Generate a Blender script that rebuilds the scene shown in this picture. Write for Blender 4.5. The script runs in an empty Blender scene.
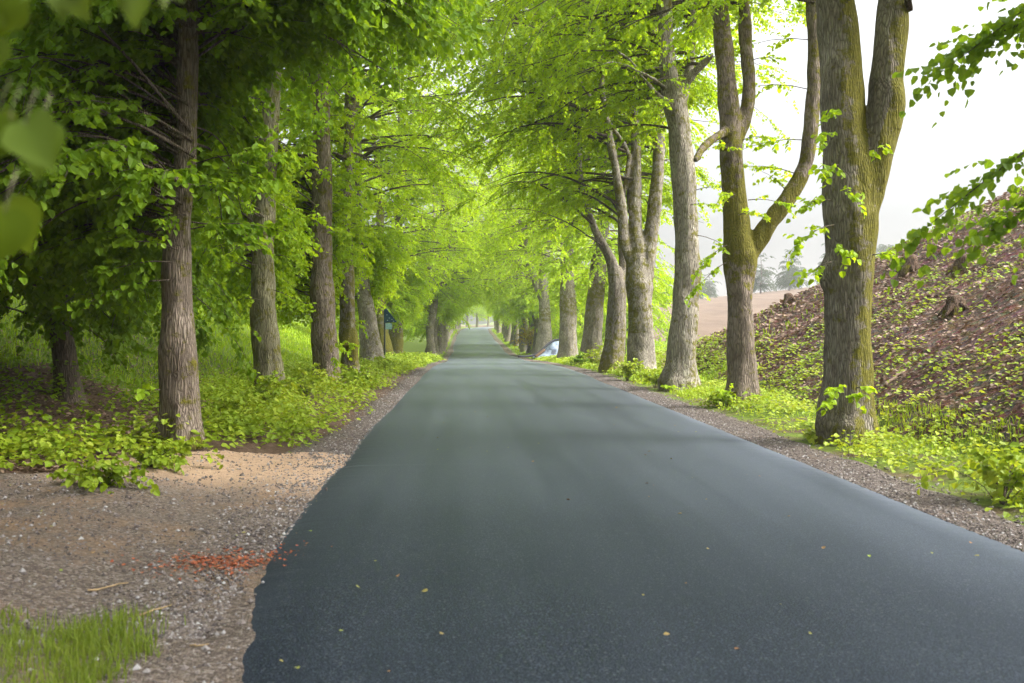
import bpy, math
import numpy as np
from mathutils import noise as mnoise, Vector

C = bpy.context.scene
COL = C.collection
R = math.radians

# ------------------------------------------------------------------ camera, light, exposure
CAM_H = 1.53
FPX = 1024.0
VX, VY = 460.0, 325.0
cam_d = bpy.data.cameras.new("camera")
cam = bpy.data.objects.new("camera", cam_d)
COL.objects.link(cam)
cam.location = (0, 0, CAM_H)
cam.rotation_euler = (R(90), 0, 0)
cam_d.sensor_width = 36
cam_d.lens = 36
cam_d.shift_x = (512 - VX) / 1024
cam_d.shift_y = -(341.5 - VY) / 1024
cam_d.clip_start = 0.05
cam_d.clip_end = 4000
cam_d.dof.use_dof = True
cam_d.dof.focus_distance = 22
cam_d.dof.aperture_fstop = 3.2
C.camera = cam

SUN_AZ, SUN_EL = math.atan2(0.9, -0.1), R(42)
world = bpy.data.worlds.new("World")
C.world = world
world.use_nodes = True
wn, wl = world.node_tree.nodes, world.node_tree.links
bg = wn["Background"]
sky = wn.new("ShaderNodeTexSky")
sky.sky_type = 'NISHITA'
sky.sun_disc = False
sky.sun_elevation = SUN_EL
sky.sun_rotation = SUN_AZ
sky.dust_density = 4.0
hs = wn.new("ShaderNodeHueSaturation")
hs.inputs['Saturation'].default_value = 0.16
wl.new(sky.outputs[0], hs.inputs['Color'])
tcw = wn.new("ShaderNodeTexCoord")
sepw = wn.new("ShaderNodeSeparateXYZ"); wl.new(tcw.outputs['Generated'], sepw.inputs[0])
cie = wn.new("ShaderNodeMapRange")
for k_, v_ in (('From Min', 0.0), ('From Max', 1.0), ('To Min', 0.36), ('To Max', 2.7)): cie.inputs[k_].default_value = v_
pww = wn.new('ShaderNodeMath'); pww.operation = 'POWER'; pww.use_clamp = True; pww.inputs[1].default_value = 1.45
wl.new(sepw.outputs[2], pww.inputs[0]); wl.new(pww.outputs[0], cie.inputs['Value'])
mulw = wn.new("ShaderNodeVectorMath"); mulw.operation = 'SCALE'
wl.new(hs.outputs[0], mulw.inputs[0]); wl.new(cie.outputs[0], mulw.inputs['Scale'])
wl.new(mulw.outputs[0], bg.inputs['Color'])
bg.inputs['Strength'].default_value = 0.15

sd = bpy.data.lights.new("sun", 'SUN')
sd.energy = 1.5
sd.angle = R(18)
sd.color = (1.0, 0.96, 0.88)
sun = bpy.data.objects.new("sun", sd)
COL.objects.link(sun)
sdir = Vector((math.sin(SUN_AZ) * math.cos(SUN_EL), math.cos(SUN_AZ) * math.cos(SUN_EL), math.sin(SUN_EL)))
sun.rotation_euler = (-sdir).to_track_quat('-Z', 'Y').to_euler()

C.view_settings.view_transform = 'Standard'
C.view_settings.look = 'None'
C.view_settings.gamma = 1
C.view_settings.exposure = 1.78
C.render.engine = 'CYCLES'
C.cycles.use_denoising = True
C.cycles.max_bounces = 12
C.cycles.diffuse_bounces = 8
C.cycles.volume_bounces = 2
C.cycles.glossy_bounces = 3
C.cycles.transmission_bounces = 6
C.cycles.sample_clamp_indirect = 6

# ------------------------------------------------------------------ helpers
def link(name, me, mat=None, parent=None, loc=None, rot=None):
    o = bpy.data.objects.new(name, me)
    COL.objects.link(o)
    if mat is not None and me is not None:
        me.materials.clear()
        me.materials.append(mat)
    if parent is not None:
        o.parent = parent
    if loc is not None:
        o.location = loc
    if rot is not None:
        o.rotation_euler = rot
    return o


def tag(o, label=None, cat=None, group=None, kind=None):
    if label: o["label"] = label
    if cat: o["category"] = cat
    if group: o["group"] = group
    if kind: o["kind"] = kind
    return o


def empty(name, loc, rz=0.0):
    o = bpy.data.objects.new(name, None)
    COL.objects.link(o)
    o.location = loc
    o.rotation_euler = (0, 0, rz)
    o.empty_display_size = 0.3
    return o


def copy_thing(root, loc, rz, sc=1.0):
    c = root.copy()
    COL.objects.link(c)
    c.location = loc
    c.rotation_euler = (0, 0, rz)
    c.scale = (sc, sc, sc)
    for ch in [x for x in COL.objects if x.parent == root]:
        k = ch.copy()
        COL.objects.link(k)
        k.parent = c
    return c


class MB:
    """collects vertex / face arrays into one mesh"""
    def __init__(self):
        self.v, self.f4, self.f3, self.n = [], [], [], 0
        self.attr = []

    def add(self, v, f4=None, f3=None, attr=None):
        v = np.asarray(v, dtype=np.float64).reshape(-1, 3)
        if f4 is not None and len(f4): self.f4.append(np.asarray(f4, dtype=np.int64).reshape(-1, 4) + self.n)
        if f3 is not None and len(f3): self.f3.append(np.asarray(f3, dtype=np.int64).reshape(-1, 3) + self.n)
        self.v.append(v)
        self.attr.append(np.zeros(len(v)) if attr is None else np.asarray(attr, dtype=np.float64).ravel())
        self.n += len(v)

    def mesh(self, name, smooth=True):
        me = bpy.data.meshes.new(name)
        v = np.concatenate(self.v) if self.v else np.zeros((0, 3))
        f4 = np.concatenate(self.f4) if self.f4 else np.zeros((0, 4), dtype=np.int64)
        f3 = np.concatenate(self.f3) if self.f3 else np.zeros((0, 3), dtype=np.int64)
        me.vertices.add(len(v))
        me.vertices.foreach_set("co", v.astype(np.float32).ravel())
        nl = f4.size + f3.size
        me.loops.add(nl)
        me.loops.foreach_set("vertex_index", np.concatenate([f4.ravel(), f3.ravel()]).astype(np.int32))
        np_ = len(f4) + len(f3)
        me.polygons.add(np_)
        starts = np.concatenate([np.arange(len(f4)) * 4, len(f4) * 4 + np.arange(len(f3)) * 3]).astype(np.int32)
        me.polygons.foreach_set("loop_start", starts)
        me.polygons.foreach_set("use_smooth", np.full(np_, smooth, dtype=bool))
        me.update(calc_edges=True)
        a = me.attributes.new("rnd", 'FLOAT', 'POINT')
        a.data.foreach_set("value", np.concatenate(self.attr).astype(np.float32))
        return me


def nrm(a):
    return a / np.maximum(np.linalg.norm(a, axis=-1, keepdims=True), 1e-9)


def smooth01(x):
    x = np.clip(x, 0, 1)
    return x * x * (3 - 2 * x)


def vnoise(x, y, seed=0):
    """cheap smooth value noise (numpy), range about -1..1"""
    def h(i, j):
        s = np.sin(i * 127.1 + j * 311.7 + seed * 74.7) * 43758.5453
        return (s - np.floor(s)) * 2 - 1
    xi, yi = np.floor(x), np.floor(y)
    fx, fy = smooth01(x - xi), smooth01(y - yi)
    return (h(xi, yi) * (1 - fx) * (1 - fy) + h(xi + 1, yi) * fx * (1 - fy) +
            h(xi, yi + 1) * (1 - fx) * fy + h(xi + 1, yi + 1) * fx * fy)


def fbm(x, y, seed=0, oct=4):
    s, a = 0, 1.0
    for k in range(oct):
        s = s + a * vnoise(x * 2 ** k, y * 2 ** k, seed + k * 13)
        a *= 0.5
    return s / 1.9

# ------------------------------------------------------------------ terrain functions
_ys = np.array([-60, 0, 30, 39, 52, 65, 88, 110, 138, 180, 230, 300, 500, 4000.])
_zs = np.array([0.1, 0, 0, -.09, -.38, -.72, -1.08, -.78, -.22, .38, .86, 1.1, 1.6, 3.0])
_dy = np.arange(-80, 1000, 1.0)
_dz = np.interp(_dy, _ys, _zs)
for _ in range(3):
    _k = np.ones(9) / 9
    _dz = np.convolve(np.pad(_dz, 4, mode='edge'), _k, mode='valid')
_cyy = np.array([-60, 10, 24, 39, 65, 88, 138, 180, 215, 235, 255, 275, 300, 340.])
_cxx = np.array([1.28, 1.28, 1.31, 1.5, 1.72, 1.74, 1.98, 2.5, 3.3, 4.6, 7.5, 13, 24, 50.])
_dc = np.interp(_dy, _cyy, _cxx)
for _ in range(2):
    _dc = np.convolve(np.pad(_dc, 4, mode='edge'), np.ones(9) / 9, mode='valid')


def rz(y): return np.interp(y, _dy, _dz)
def cx(y): return np.interp(y, _dy, _dc)


HALF = 2.57


def bank_h(x, y):
    """the cleared embankment on the right"""
    foot = 5.75 + 0.3 * np.sin(y * 0.35) + 0.02 * y
    s = np.clip((x - foot) / 13.0, 0, 1.35)
    prof = np.where(s < 1, s ** 0.92, 1 - 0.25 * (s - 1) ** 2)
    fade = 1 - smooth01((y - 24) / 30)
    return np.where(x > foot, 7.3 * prof * fade, 0)


def H(x, y):
    x = np.asarray(x, dtype=np.float64); y = np.asarray(y, dtype=np.float64)
    u = x - np.where(y < 235, cx(y), cx(np.full_like(y, 235.0)))
    z = rz(y) + 0.0
    # road bed slightly below the asphalt sheet
    z = z - 0.03 * smooth01((HALF + 0.5 - np.abs(u)) / 0.6)
    # left bank
    z = z + 2.3 * smooth01((-u - 6.0) / 7.5) + 0.05 * np.clip(-u - 14, 0, 60)
    z = z + 0.10 * smooth01((np.abs(u) - 3.3) / 1.0)
    # right field climbing to a far ridge
    z = z + np.clip(u - 10, 0, 70) * 0.115 * smooth01((y - 20) / 40) + np.clip(y - 60, 0, 140) * 0.012 * smooth01((u - 8) / 20)
    # layby dip
    rough = smooth01((np.abs(u) - 2.7) / 1.2)
    z = z + rough * (0.05 * fbm(x * 0.8, y * 0.8, 3) + 0.10 * fbm(x * .23, y * .23, 5))
    b = bank_h(x, y)
    z = z + b + np.clip(b, 0, .8) * (0.16 * fbm(x * 1.3, y * 1.3, 9) + 0.22 * fbm(x * .4, y * .4, 11))
    return z


def at(px, py, ymax=400):
    """ground point seen in the direction of a measured position in the photograph"""
    t = np.concatenate([np.arange(2, 80, 0.02), np.arange(80, ymax, 0.1)])
    x = (px - VX) / FPX * t
    z = CAM_H + (VY - py) / FPX * t
    g = H(x, t)
    k = np.argmax(z < g)
    if not (z[k] < g[k]): k = len(t) - 1
    return np.array([x[k], t[k], g[k]])

# ------------------------------------------------------------------ materials
def new_mat(name):
    m = bpy.data.materials.new(name)
    m.use_nodes = True
    nt = m.node_tree
    for n in list(nt.nodes): nt.nodes.remove(n)
    out = nt.nodes.new("ShaderNodeOutputMaterial")
    return m, nt, out


def N(nt, t, **kw):
    n = nt.nodes.new(t)
    for k, v in kw.items():
        if k in n.inputs.keys(): n.inputs[k].default_value = v
        else: setattr(n, k, v)
    return n


def ramp(nt, fac, stops):
    r = nt.nodes.new("ShaderNodeValToRGB")
    e = r.color_ramp.elements
    while len(e) < len(stops): e.new(0.5)
    for el, (p, c) in zip(e, stops):
        el.position = p
        el.color = (*c, 1) if len(c) == 3 else c
    nt.links.new(fac, r.inputs[0])
    return r.outputs[0]


def mix(nt, fac, a, b, mode='MIX'):
    m = nt.nodes.new("ShaderNodeMix")
    m.data_type = 'RGBA'
    m.blend_type = mode
    for sock, val in ((m.inputs[0], fac), (m.inputs[6], a), (m.inputs[7], b)):
        if isinstance(val, (int, float)): sock.default_value = val
        elif isinstance(val, tuple): sock.default_value = (*val, 1)
        else: nt.links.new(val, sock)
    return m.outputs[2]


def math_n(nt, op, a, b=0.0, clamp=False):
    m = nt.nodes.new("ShaderNodeMath")
    m.operation = op
    m.use_clamp = clamp
    for s, v in ((m.inputs[0], a), (m.inputs[1], b)):
        if isinstance(v, (int, float)): s.default_value = v
        else: nt.links.new(v, s)
    return m.outputs[0]


def noise_tex(nt, vec, scale, detail=4, rough=0.55):
    n = N(nt, "ShaderNodeTexNoise", Scale=scale, Detail=detail, Roughness=rough)
    if vec is not None: nt.links.new(vec, n.inputs['Vector'])
    return n.outputs['Fac']


def pos(nt, scale=None):
    g = nt.nodes.new("ShaderNodeNewGeometry").outputs['Position']
    if scale is None: return g
    m = nt.nodes.new("ShaderNodeMapping")
    m.inputs['Scale'].default_value = scale
    nt.links.new(g, m.inputs['Vector'])
    return m.outputs[0]


def principled(nt, out, col, rough=0.8, bump=None, bstr=0.5, bdist=0.02, spec=0.3):
    p = nt.nodes.new("ShaderNodeBsdfPrincipled")
    if isinstance(col, tuple): p.inputs['Base Color'].default_value = (*col, 1)
    else: nt.links.new(col, p.inputs['Base Color'])
    if isinstance(rough, (int, float)): p.inputs['Roughness'].default_value = rough
    else: nt.links.new(rough, p.inputs['Roughness'])
    p.inputs['Specular IOR Level'].default_value = spec
    if bump is not None:
        b = nt.nodes.new("ShaderNodeBump")
        b.inputs['Strength'].default_value = bstr
        b.inputs['Distance'].default_value = bdist
        nt.links.new(bump, b.inputs['Height'])
        nt.links.new(b.outputs[0], p.inputs['Normal'])
    nt.links.new(p.outputs[0], out.inputs[0])
    return p


def leaf_mat(name, dark, mid, light, trans=1.35, tfac=0.5):
    m, nt, out = new_mat(name)
    a = N(nt, "ShaderNodeAttribute", attribute_name="rnd").outputs['Fac']
    nz = noise_tex(nt, pos(nt), 0.55, 2)
    oi = nt.nodes.new("ShaderNodeObjectInfo").outputs['Random']
    f = math_n(nt, 'ADD', math_n(nt, 'MULTIPLY', a, 0.5), math_n(nt, 'MULTIPLY', nz, 0.7))
    f = math_n(nt, 'ADD', f, math_n(nt, 'MULTIPLY', oi, 0.12))
    c = ramp(nt, math_n(nt, 'SUBTRACT', f, 0.12), [(0.15, dark), (0.5, mid), (0.85, light)])
    d = nt.nodes.new("ShaderNodeBsdfPrincipled")
    nt.links.new(c, d.inputs['Base Color'])
    d.inputs['Roughness'].default_value = 0.55
    d.inputs['Specular IOR Level'].default_value = 0.25
    t = nt.nodes.new("ShaderNodeBsdfTranslucent")
    tc = mix(nt, 1.0, c, (trans * 1.12, trans, trans * 0.6), 'MULTIPLY')
    nt.links.new(tc, t.inputs['Color'])
    ms = nt.nodes.new("ShaderNodeMixShader")
    ms.inputs[0].default_value = tfac
    nt.links.new(d.outputs[0], ms.inputs[1])
    nt.links.new(t.outputs[0], ms.inputs[2])
    nt.links.new(ms.outputs[0], out.inputs[0])
    return m


def bark_mat(name, base, crack, lichen, moss=(0.17, 0.155, 0.012), lich=0.5):
    m, nt, out = new_mat(name)
    tc = nt.nodes.new("ShaderNodeTexCoord").outputs['Object']
    mp = nt.nodes.new("ShaderNodeMapping")
    mp.inputs['Scale'].default_value = (1, 1, 0.11)
    nt.links.new(tc, mp.inputs['Vector'])
    wob = nt.nodes.new("ShaderNodeTexNoise"); wob.inputs['Scale'].default_value = 5
    nt.links.new(tc, wob.inputs['Vector'])
    vm = nt.nodes.new("ShaderNodeVectorMath"); vm.operation = 'MULTIPLY_ADD'
    nt.links.new(wob.outputs['Color'], vm.inputs[0])
    vm.inputs[1].default_value = (0.05, 0.05, 0.03)
    nt.links.new(mp.outputs[0], vm.inputs[2])
    v = N(nt, "ShaderNodeTexVoronoi", feature='DISTANCE_TO_EDGE', Scale=36.0)
    nt.links.new(vm.outputs[0], v.inputs['Vector'])
    ridges = math_n(nt, 'MULTIPLY', v.outputs['Distance'], 3.0, True)
    mp3 = nt.nodes.new('ShaderNodeMapping'); mp3.inputs['Scale'].default_value = (1, 1, .28)
    nt.links.new(tc, mp3.inputs['Vector'])
    fine = noise_tex(nt, mp3.outputs[0], 42, 7, 0.7)
    big = noise_tex(nt, tc, 1.6, 5, 0.6)
    mp2 = nt.nodes.new('ShaderNodeMapping'); mp2.inputs['Scale'].default_value = (1, 1, .3)
    nt.links.new(tc, mp2.inputs['Vector'])
    pat = noise_tex(nt, mp2.outputs[0], 7.5, 7, 0.7)
    oi = nt.nodes.new("ShaderNodeObjectInfo").outputs['Random']
    h = math_n(nt, 'ADD', math_n(nt, 'MULTIPLY', ridges, 0.55), math_n(nt, 'MULTIPLY', fine, 0.6))
    c = ramp(nt, h, [(0.16, crack), (0.42, tuple(0.72 * x for x in base)), (0.72, tuple(1.08 * x for x in base))])
    lm = ramp(nt, pat, [(0.47, (0, 0, 0)), (0.62, (1, 1, 1))])
    lm2 = math_n(nt, 'MULTIPLY', lm, math_n(nt, 'MULTIPLY', ridges, lich))
    c = mix(nt, lm2, c, lichen)
    tone = ramp(nt, math_n(nt, 'ADD', math_n(nt, 'MULTIPLY', big, 0.95), math_n(nt, 'MULTIPLY', oi, 0.14)),
                [(0.3, (0.50, 0.48, 0.45)), (0.7, (1.15, 1.12, 1.08))])
    c = mix(nt, 1.0, c, tone, 'MULTIPLY')
    ma = N(nt, "ShaderNodeAttribute", attribute_name="moss").outputs['Fac']
    mn = noise_tex(nt, tc, 6, 7, 0.72)
    mm = math_n(nt, 'ADD', ma, math_n(nt, 'MULTIPLY', math_n(nt, 'SUBTRACT', mn, 0.5), 2.4))
    mm = ramp(nt, mm, [(0.36, (0, 0, 0)), (0.56, (1, 1, 1))])
    mcol = ramp(nt, noise_tex(nt, tc, 30, 3), [(0.3, tuple(0.5 * x for x in moss)), (0.7, moss)])
    c = mix(nt, math_n(nt, 'MULTIPLY', mm, 0.9), c, mcol)
    hb = math_n(nt, 'ADD', h, math_n(nt, 'MULTIPLY', mm, math_n(nt, 'MULTIPLY', mn, 0.5)))
    principled(nt, out, c, 0.9, hb, 0.9, 0.028, 0.15)
    return m


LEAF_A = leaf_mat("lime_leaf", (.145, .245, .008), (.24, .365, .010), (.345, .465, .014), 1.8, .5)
LEAF_DK = leaf_mat("shade_painted_leaf", (.07, .14, .010), (.13, .23, .010), (.20, .31, .014), 1.4, .5)  # dark copy of the lime leaf, thicket shade put into its colour
LEAF_WEED = leaf_mat("weed_leaf", (.125, .205, .010), (.215, .31, .016), (.36, .42, .04), 1.2, 0.4)
LEAF_YEL = leaf_mat("yellow_leaf", (.30, .30, .02), (.42, .36, .02), (.5, .28, .03))
LEAF_B = leaf_mat("shade_painted_lime_leaf", (.085, .165, .008), (.15, .265, .010), (.24, .37, .014), 1.5, .5)  # mid-dark leaf for the nearest crowns, their shade painted into the colour
LEAF_SPRAY = leaf_mat("spray_leaf", (.10, .19, .016), (.16, .27, .018), (.24, .36, .02), 1.5, .55)
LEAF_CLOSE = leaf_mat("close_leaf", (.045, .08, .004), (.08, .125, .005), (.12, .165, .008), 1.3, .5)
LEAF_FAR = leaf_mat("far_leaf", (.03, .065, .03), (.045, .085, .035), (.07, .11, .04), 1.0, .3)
GRASS = leaf_mat("grass_blade", (.15, .27, .012), (.25, .38, .016), (.36, .46, .03), 1.2, 0.4)
GRASS_DK = leaf_mat("shade_painted_grass_blade", (.085, .14, .014), (.15, .22, .02), (.24, .30, .04), 1.1, .4)  # darker copy of the grass, corner shade mixed into the blade colour
LITTER = leaf_mat("dead_leaf", (.08, .045, .032), (.19, .115, .082), (.34, .24, .18), 0.6, 0.15)
BARK_BROWN = bark_mat("brown_bark", (.245, .20, .165), (.045, .033, .026), (.42, .38, .33), lich=0.35)
BARK_GREY = bark_mat("grey_bark", (.25, .22, .185), (.055, .042, .033), (.46, .44, .38), lich=0.7)
BARK_PALE = bark_mat("pale_bark", (.31, .28, .235), (.08, .062, .05), (.52, .50, .43), lich=0.8)
BARK_DARK = bark_mat("dark_bark", (.15, .12, .095), (.03, .024, .02), (.25, .23, .2), lich=0.3)
BARK_GREEN = bark_mat("greenish_bark", (.27, .25, .16), (.055, .048, .03), (.38, .38, .27), lich=0.6)

# ------------------------------------------------------------------ ground sheets
def ground_mats():
    # --- forest soil + grass (attributes say where grass grows)
    m, nt, out = new_mat("soil_and_grass")
    p = pos(nt)
    g = N(nt, "ShaderNodeAttribute", attribute_name="rnd").outputs['Fac']
    n1 = noise_tex(nt, p, 1.1, 6, .6)
    n2 = noise_tex(nt, p, 14, 5, .7)
    n3 = noise_tex(nt, p, 60, 3, .7)
    soil = ramp(nt, math_n(nt, 'ADD', math_n(nt, 'MULTIPLY', n2, .6), math_n(nt, 'MULTIPLY', n3, .4)),
                [(0.3, (.045, .028, .020)), (0.55, (.13, .085, .060)), (0.75, (.24, .17, .12))])
    grass = ramp(nt, n2, [(0.3, (.06, .10, .015)), (0.7, (.16, .21, .03))])
    f = ramp(nt, math_n(nt, 'ADD', g, math_n(nt, 'MULTIPLY', math_n(nt, 'SUBTRACT', n1, .5), 1.0)), [(.4, (0, 0, 0)), (.6, (1, 1, 1))])
    c = mix(nt, f, soil, grass)
    principled(nt, out, c, .95, math_n(nt, 'ADD', n2, n3), .8, .04, .1)
    gm = m
    # --- ploughed field
    m, nt, out = new_mat("ploughed_field")
    p = pos(nt)
    n1 = noise_tex(nt, pos(nt, (1, .12, 1)), .5, 5, .6)
    n2 = noise_tex(nt, p, 3, 6, .7)
    c = ramp(nt, math_n(nt, 'ADD', math_n(nt, 'MULTIPLY', n1, .6), math_n(nt, 'MULTIPLY', n2, .4)),
             [(0.35, (.085, .056, .040)), (0.65, (.16, .115, .082))])
    principled(nt, out, c, .95, n2, .6, .1, .1)
    fm = m
    # --- embankment of dead leaves
    m, nt, out = new_mat("leaf_covered_earth")
    p = pos(nt)
    n1 = noise_tex(nt, p, .8, 5, .6)
    v = N(nt, "ShaderNodeTexVoronoi", Scale=9.0); nt.links.new(p, v.inputs['Vector'])
    n2 = noise_tex(nt, p, 22, 5, .7)
    c1 = ramp(nt, n2, [(0.3, (.045, .029, .023)), (0.55, (.13, .085, .066)), (0.75, (.25, .18, .145))])
    c2 = mix(nt, .35, c1, v.outputs['Color'], 'SOFT_LIGHT')
    f = ramp(nt, n1, [(.35, (.75, .7, .68)), (.65, (1.15, 1.1, 1.08))])
    c = mix(nt, 1.0, c2, f, 'MULTIPLY')
    principled(nt, out, c, .95, math_n(nt, 'ADD', n2, v.outputs['Distance']), 1.0, .06, .1)
    return gm, fm, m


M_SOIL, M_FIELD, M_BANK = ground_mats()


def axis(segs):
    out = []
    for a, b, st in segs:
        out.append(np.arange(a, b - 1e-6, st))
    out.append([segs[-1][1]])
    return np.concatenate(out)


gx = axis([(-600, -300, 60), (-300, -60, 20), (-60, -20, 2), (-20, -8, .5), (-8, 24, .25), (24, 60, 1.5), (60, 300, 15), (300, 600, 60)])
gy = axis([(-60, -5, 4), (-5, 2, .5), (2, 55, .25), (55, 120, 1), (120, 300, 3), (300, 700, 40)])
GX, GY = np.meshgrid(gx, gy)
GZ = H(GX, GY)
nx, ny = len(gx), len(gy)
gv = np.stack([GX, GY, GZ], -1).reshape(-1, 3)
ii, jj = np.meshgrid(np.arange(nx - 1), np.arange(ny - 1))
q = np.stack([jj * nx + ii, jj * nx + ii + 1, (jj + 1) * nx + ii + 1, (jj + 1) * nx + ii], -1).reshape(-1, 4)
qc = gv[q].mean(1)
bh = bank_h(qc[:, 0], qc[:, 1])
is_bank = (bh > 0.12)
fu = qc[:, 0] - cx(np.minimum(qc[:, 1], 235))
is_field = (~is_bank) & (((fu > 16 + 2 * vnoise(qc[:, 1] * .1, qc[:, 1] * 0, 4)) & (qc[:, 1] > 45)) | ((qc[:, 1] > 275) & (qc[:, 1] < 420)))


def grass_amount(x, y):
    u = x - cx(np.minimum(y, 235))
    g = np.where(u < -5.4, 0.95, 0.25)
    g = np.where((u < 0) & (y < 19) & (u > -9), 0.05, g)
    g = np.where((u < 0) & (y > 40), 0.9, g)
    g = np.where(u > 0, 0.55 + .3 * smooth01((y - 30) / 10), g)
    g = np.where((u > 5) & (y > 38), 1.0, g)
    return g


for nm, sel, mat in (("ground", ~is_bank & ~is_field, M_SOIL), ("embankment", is_bank, M_BANK), ("ploughed_field", is_field, M_FIELD)):
    idx = np.unique(q[sel])
    remap = np.zeros(len(gv), dtype=np.int64); remap[idx] = np.arange(len(idx))
    mb = MB(); mb.add(gv[idx], remap[q[sel]], attr=grass_amount(gv[idx, 0], gv[idx, 1]))
    o = link(nm, mb.mesh(nm), mat)
    tag(o, kind="structure")

# --- road
def road_mat():
    m, nt, out = new_mat("asphalt")
    p = pos(nt)
    n1 = noise_tex(nt, p, 150, 4, .8)
    n2 = noise_tex(nt, p, .7, 5, .6)
    v = N(nt, "ShaderNodeTexVoronoi", Scale=120.0); nt.links.new(p, v.inputs['Vector'])
    tr = noise_tex(nt, pos(nt, (1.2, .05, 1)), 1.4, 3)
    bl = noise_tex(nt, pos(nt, (1, .45, 1)), 1.6, 4, .6)
    c = ramp(nt, math_n(nt, 'ADD', math_n(nt, 'MULTIPLY', n1, .5), math_n(nt, 'MULTIPLY', v.outputs['Distance'], .7)),
             [(0.25, (.002, .0035, .006)), (0.55, (.006, .0088, .0138)), (0.8, (.045, .055, .072))])  # bluish base: the tint of reflected sky is put into the asphalt colour
    vs = N(nt, "ShaderNodeTexVoronoi", Scale=38.0); nt.links.new(p, vs.inputs['Vector'])
    ss = nt.nodes.new("ShaderNodeSeparateColor"); nt.links.new(vs.outputs['Color'], ss.inputs[0])
    spk = math_n(nt, 'MULTIPLY', math_n(nt, 'GREATER_THAN', ss.outputs[0], .80), math_n(nt, 'LESS_THAN', vs.outputs['Distance'], .28))
    c = mix(nt, spk, c, (.06, .066, .075))
    t = ramp(nt, math_n(nt, 'ADD', math_n(nt, 'MULTIPLY', n2, .6), math_n(nt, 'MULTIPLY', tr, .4)), [(.3, (.82, .84, .86)), (.7, (1.14, 1.12, 1.1))])
    c = mix(nt, 1.0, c, t, 'MULTIPLY')
    rg = ramp(nt, tr, [(.3, (.34, .34, .34)), (.7, (.43, .43, .43))])
    bmp = nt.nodes.new("ShaderNodeBump"); bmp.inputs['Strength'].default_value = .35; bmp.inputs['Distance'].default_value = .005
    nt.links.new(math_n(nt, 'ADD', n1, v.outputs['Distance']), bmp.inputs['Height'])
    df = nt.nodes.new("ShaderNodeBsdfDiffuse"); nt.links.new(c, df.inputs['Color']); nt.links.new(bmp.outputs[0], df.inputs['Normal'])
    gl = nt.nodes.new("ShaderNodeBsdfGlossy"); gl.inputs['Color'].default_value = (.37, .405, .47, 1)  # blue gloss tint stands in for sky in the green canopy reflection
    nt.links.new(rg, gl.inputs['Roughness']); nt.links.new(bmp.outputs[0], gl.inputs['Normal'])
    fr = nt.nodes.new("ShaderNodeFresnel"); fr.inputs['IOR'].default_value = 1.28
    ms = nt.nodes.new("ShaderNodeMixShader"); nt.links.new(math_n(nt, 'MULTIPLY', fr.outputs[0], .9), ms.inputs[0])
    nt.links.new(df.outputs[0], ms.inputs[1]); nt.links.new(gl.outputs[0], ms.inputs[2]); nt.links.new(ms.outputs[0], out.inputs[0])
    return m


ry = axis([(-20, 3, .5), (3, 14, .03), (14, 40, .1), (40, 120, .4), (120, 330, 1)])
rt = np.linspace(-1, 1, 25)
RT, RY = np.meshgrid(rt, ry)
lwob = 0.022 * fbm(RY * .7, RY * 0, 2) + 0.010 * fbm(RY * 9, RY * 0, 8)
ledge = HALF + np.where(RY < 11, -0.45 * smooth01((7 - RY) / 4.0) + .08 * smooth01((RY - 6) / 3), 0.10 * smooth01(1 - np.abs(RY - 14.5) / 5))
half = np.where(RT < 0, ledge, HALF) + lwob * np.abs(RT)
RX = cx(RY) + RT * half
ddx = np.gradient(_dc, _dy)
rsl = np.interp(RY, _dy, ddx)
RYY = RY - RT * half * rsl
RZ = rz(RY) + 0.012 + 0.035 * (1 - RT ** 2) - 0.03 * (np.abs(RT) > .99)
RZ = RZ + (0.009 * np.sin(RY * .42 + np.sin(RY * .21) * 2) + 0.022 * np.sin(RY * .17 + 1)) * smooth01((RY - 18) / 20)
rv = np.stack([RX, RYY, RZ], -1).reshape(-1, 3)
nr = len(rt)
a, b = np.meshgrid(np.arange(nr - 1), np.arange(len(ry) - 1))
rq = np.stack([b * nr + a, b * nr + a + 1, (b + 1) * nr + a + 1, (b + 1) * nr + a], -1).reshape(-1, 4)
mb = MB(); mb.add(rv, rq)
tag(link("road", mb.mesh("road"), road_mat()), kind="structure")

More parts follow.
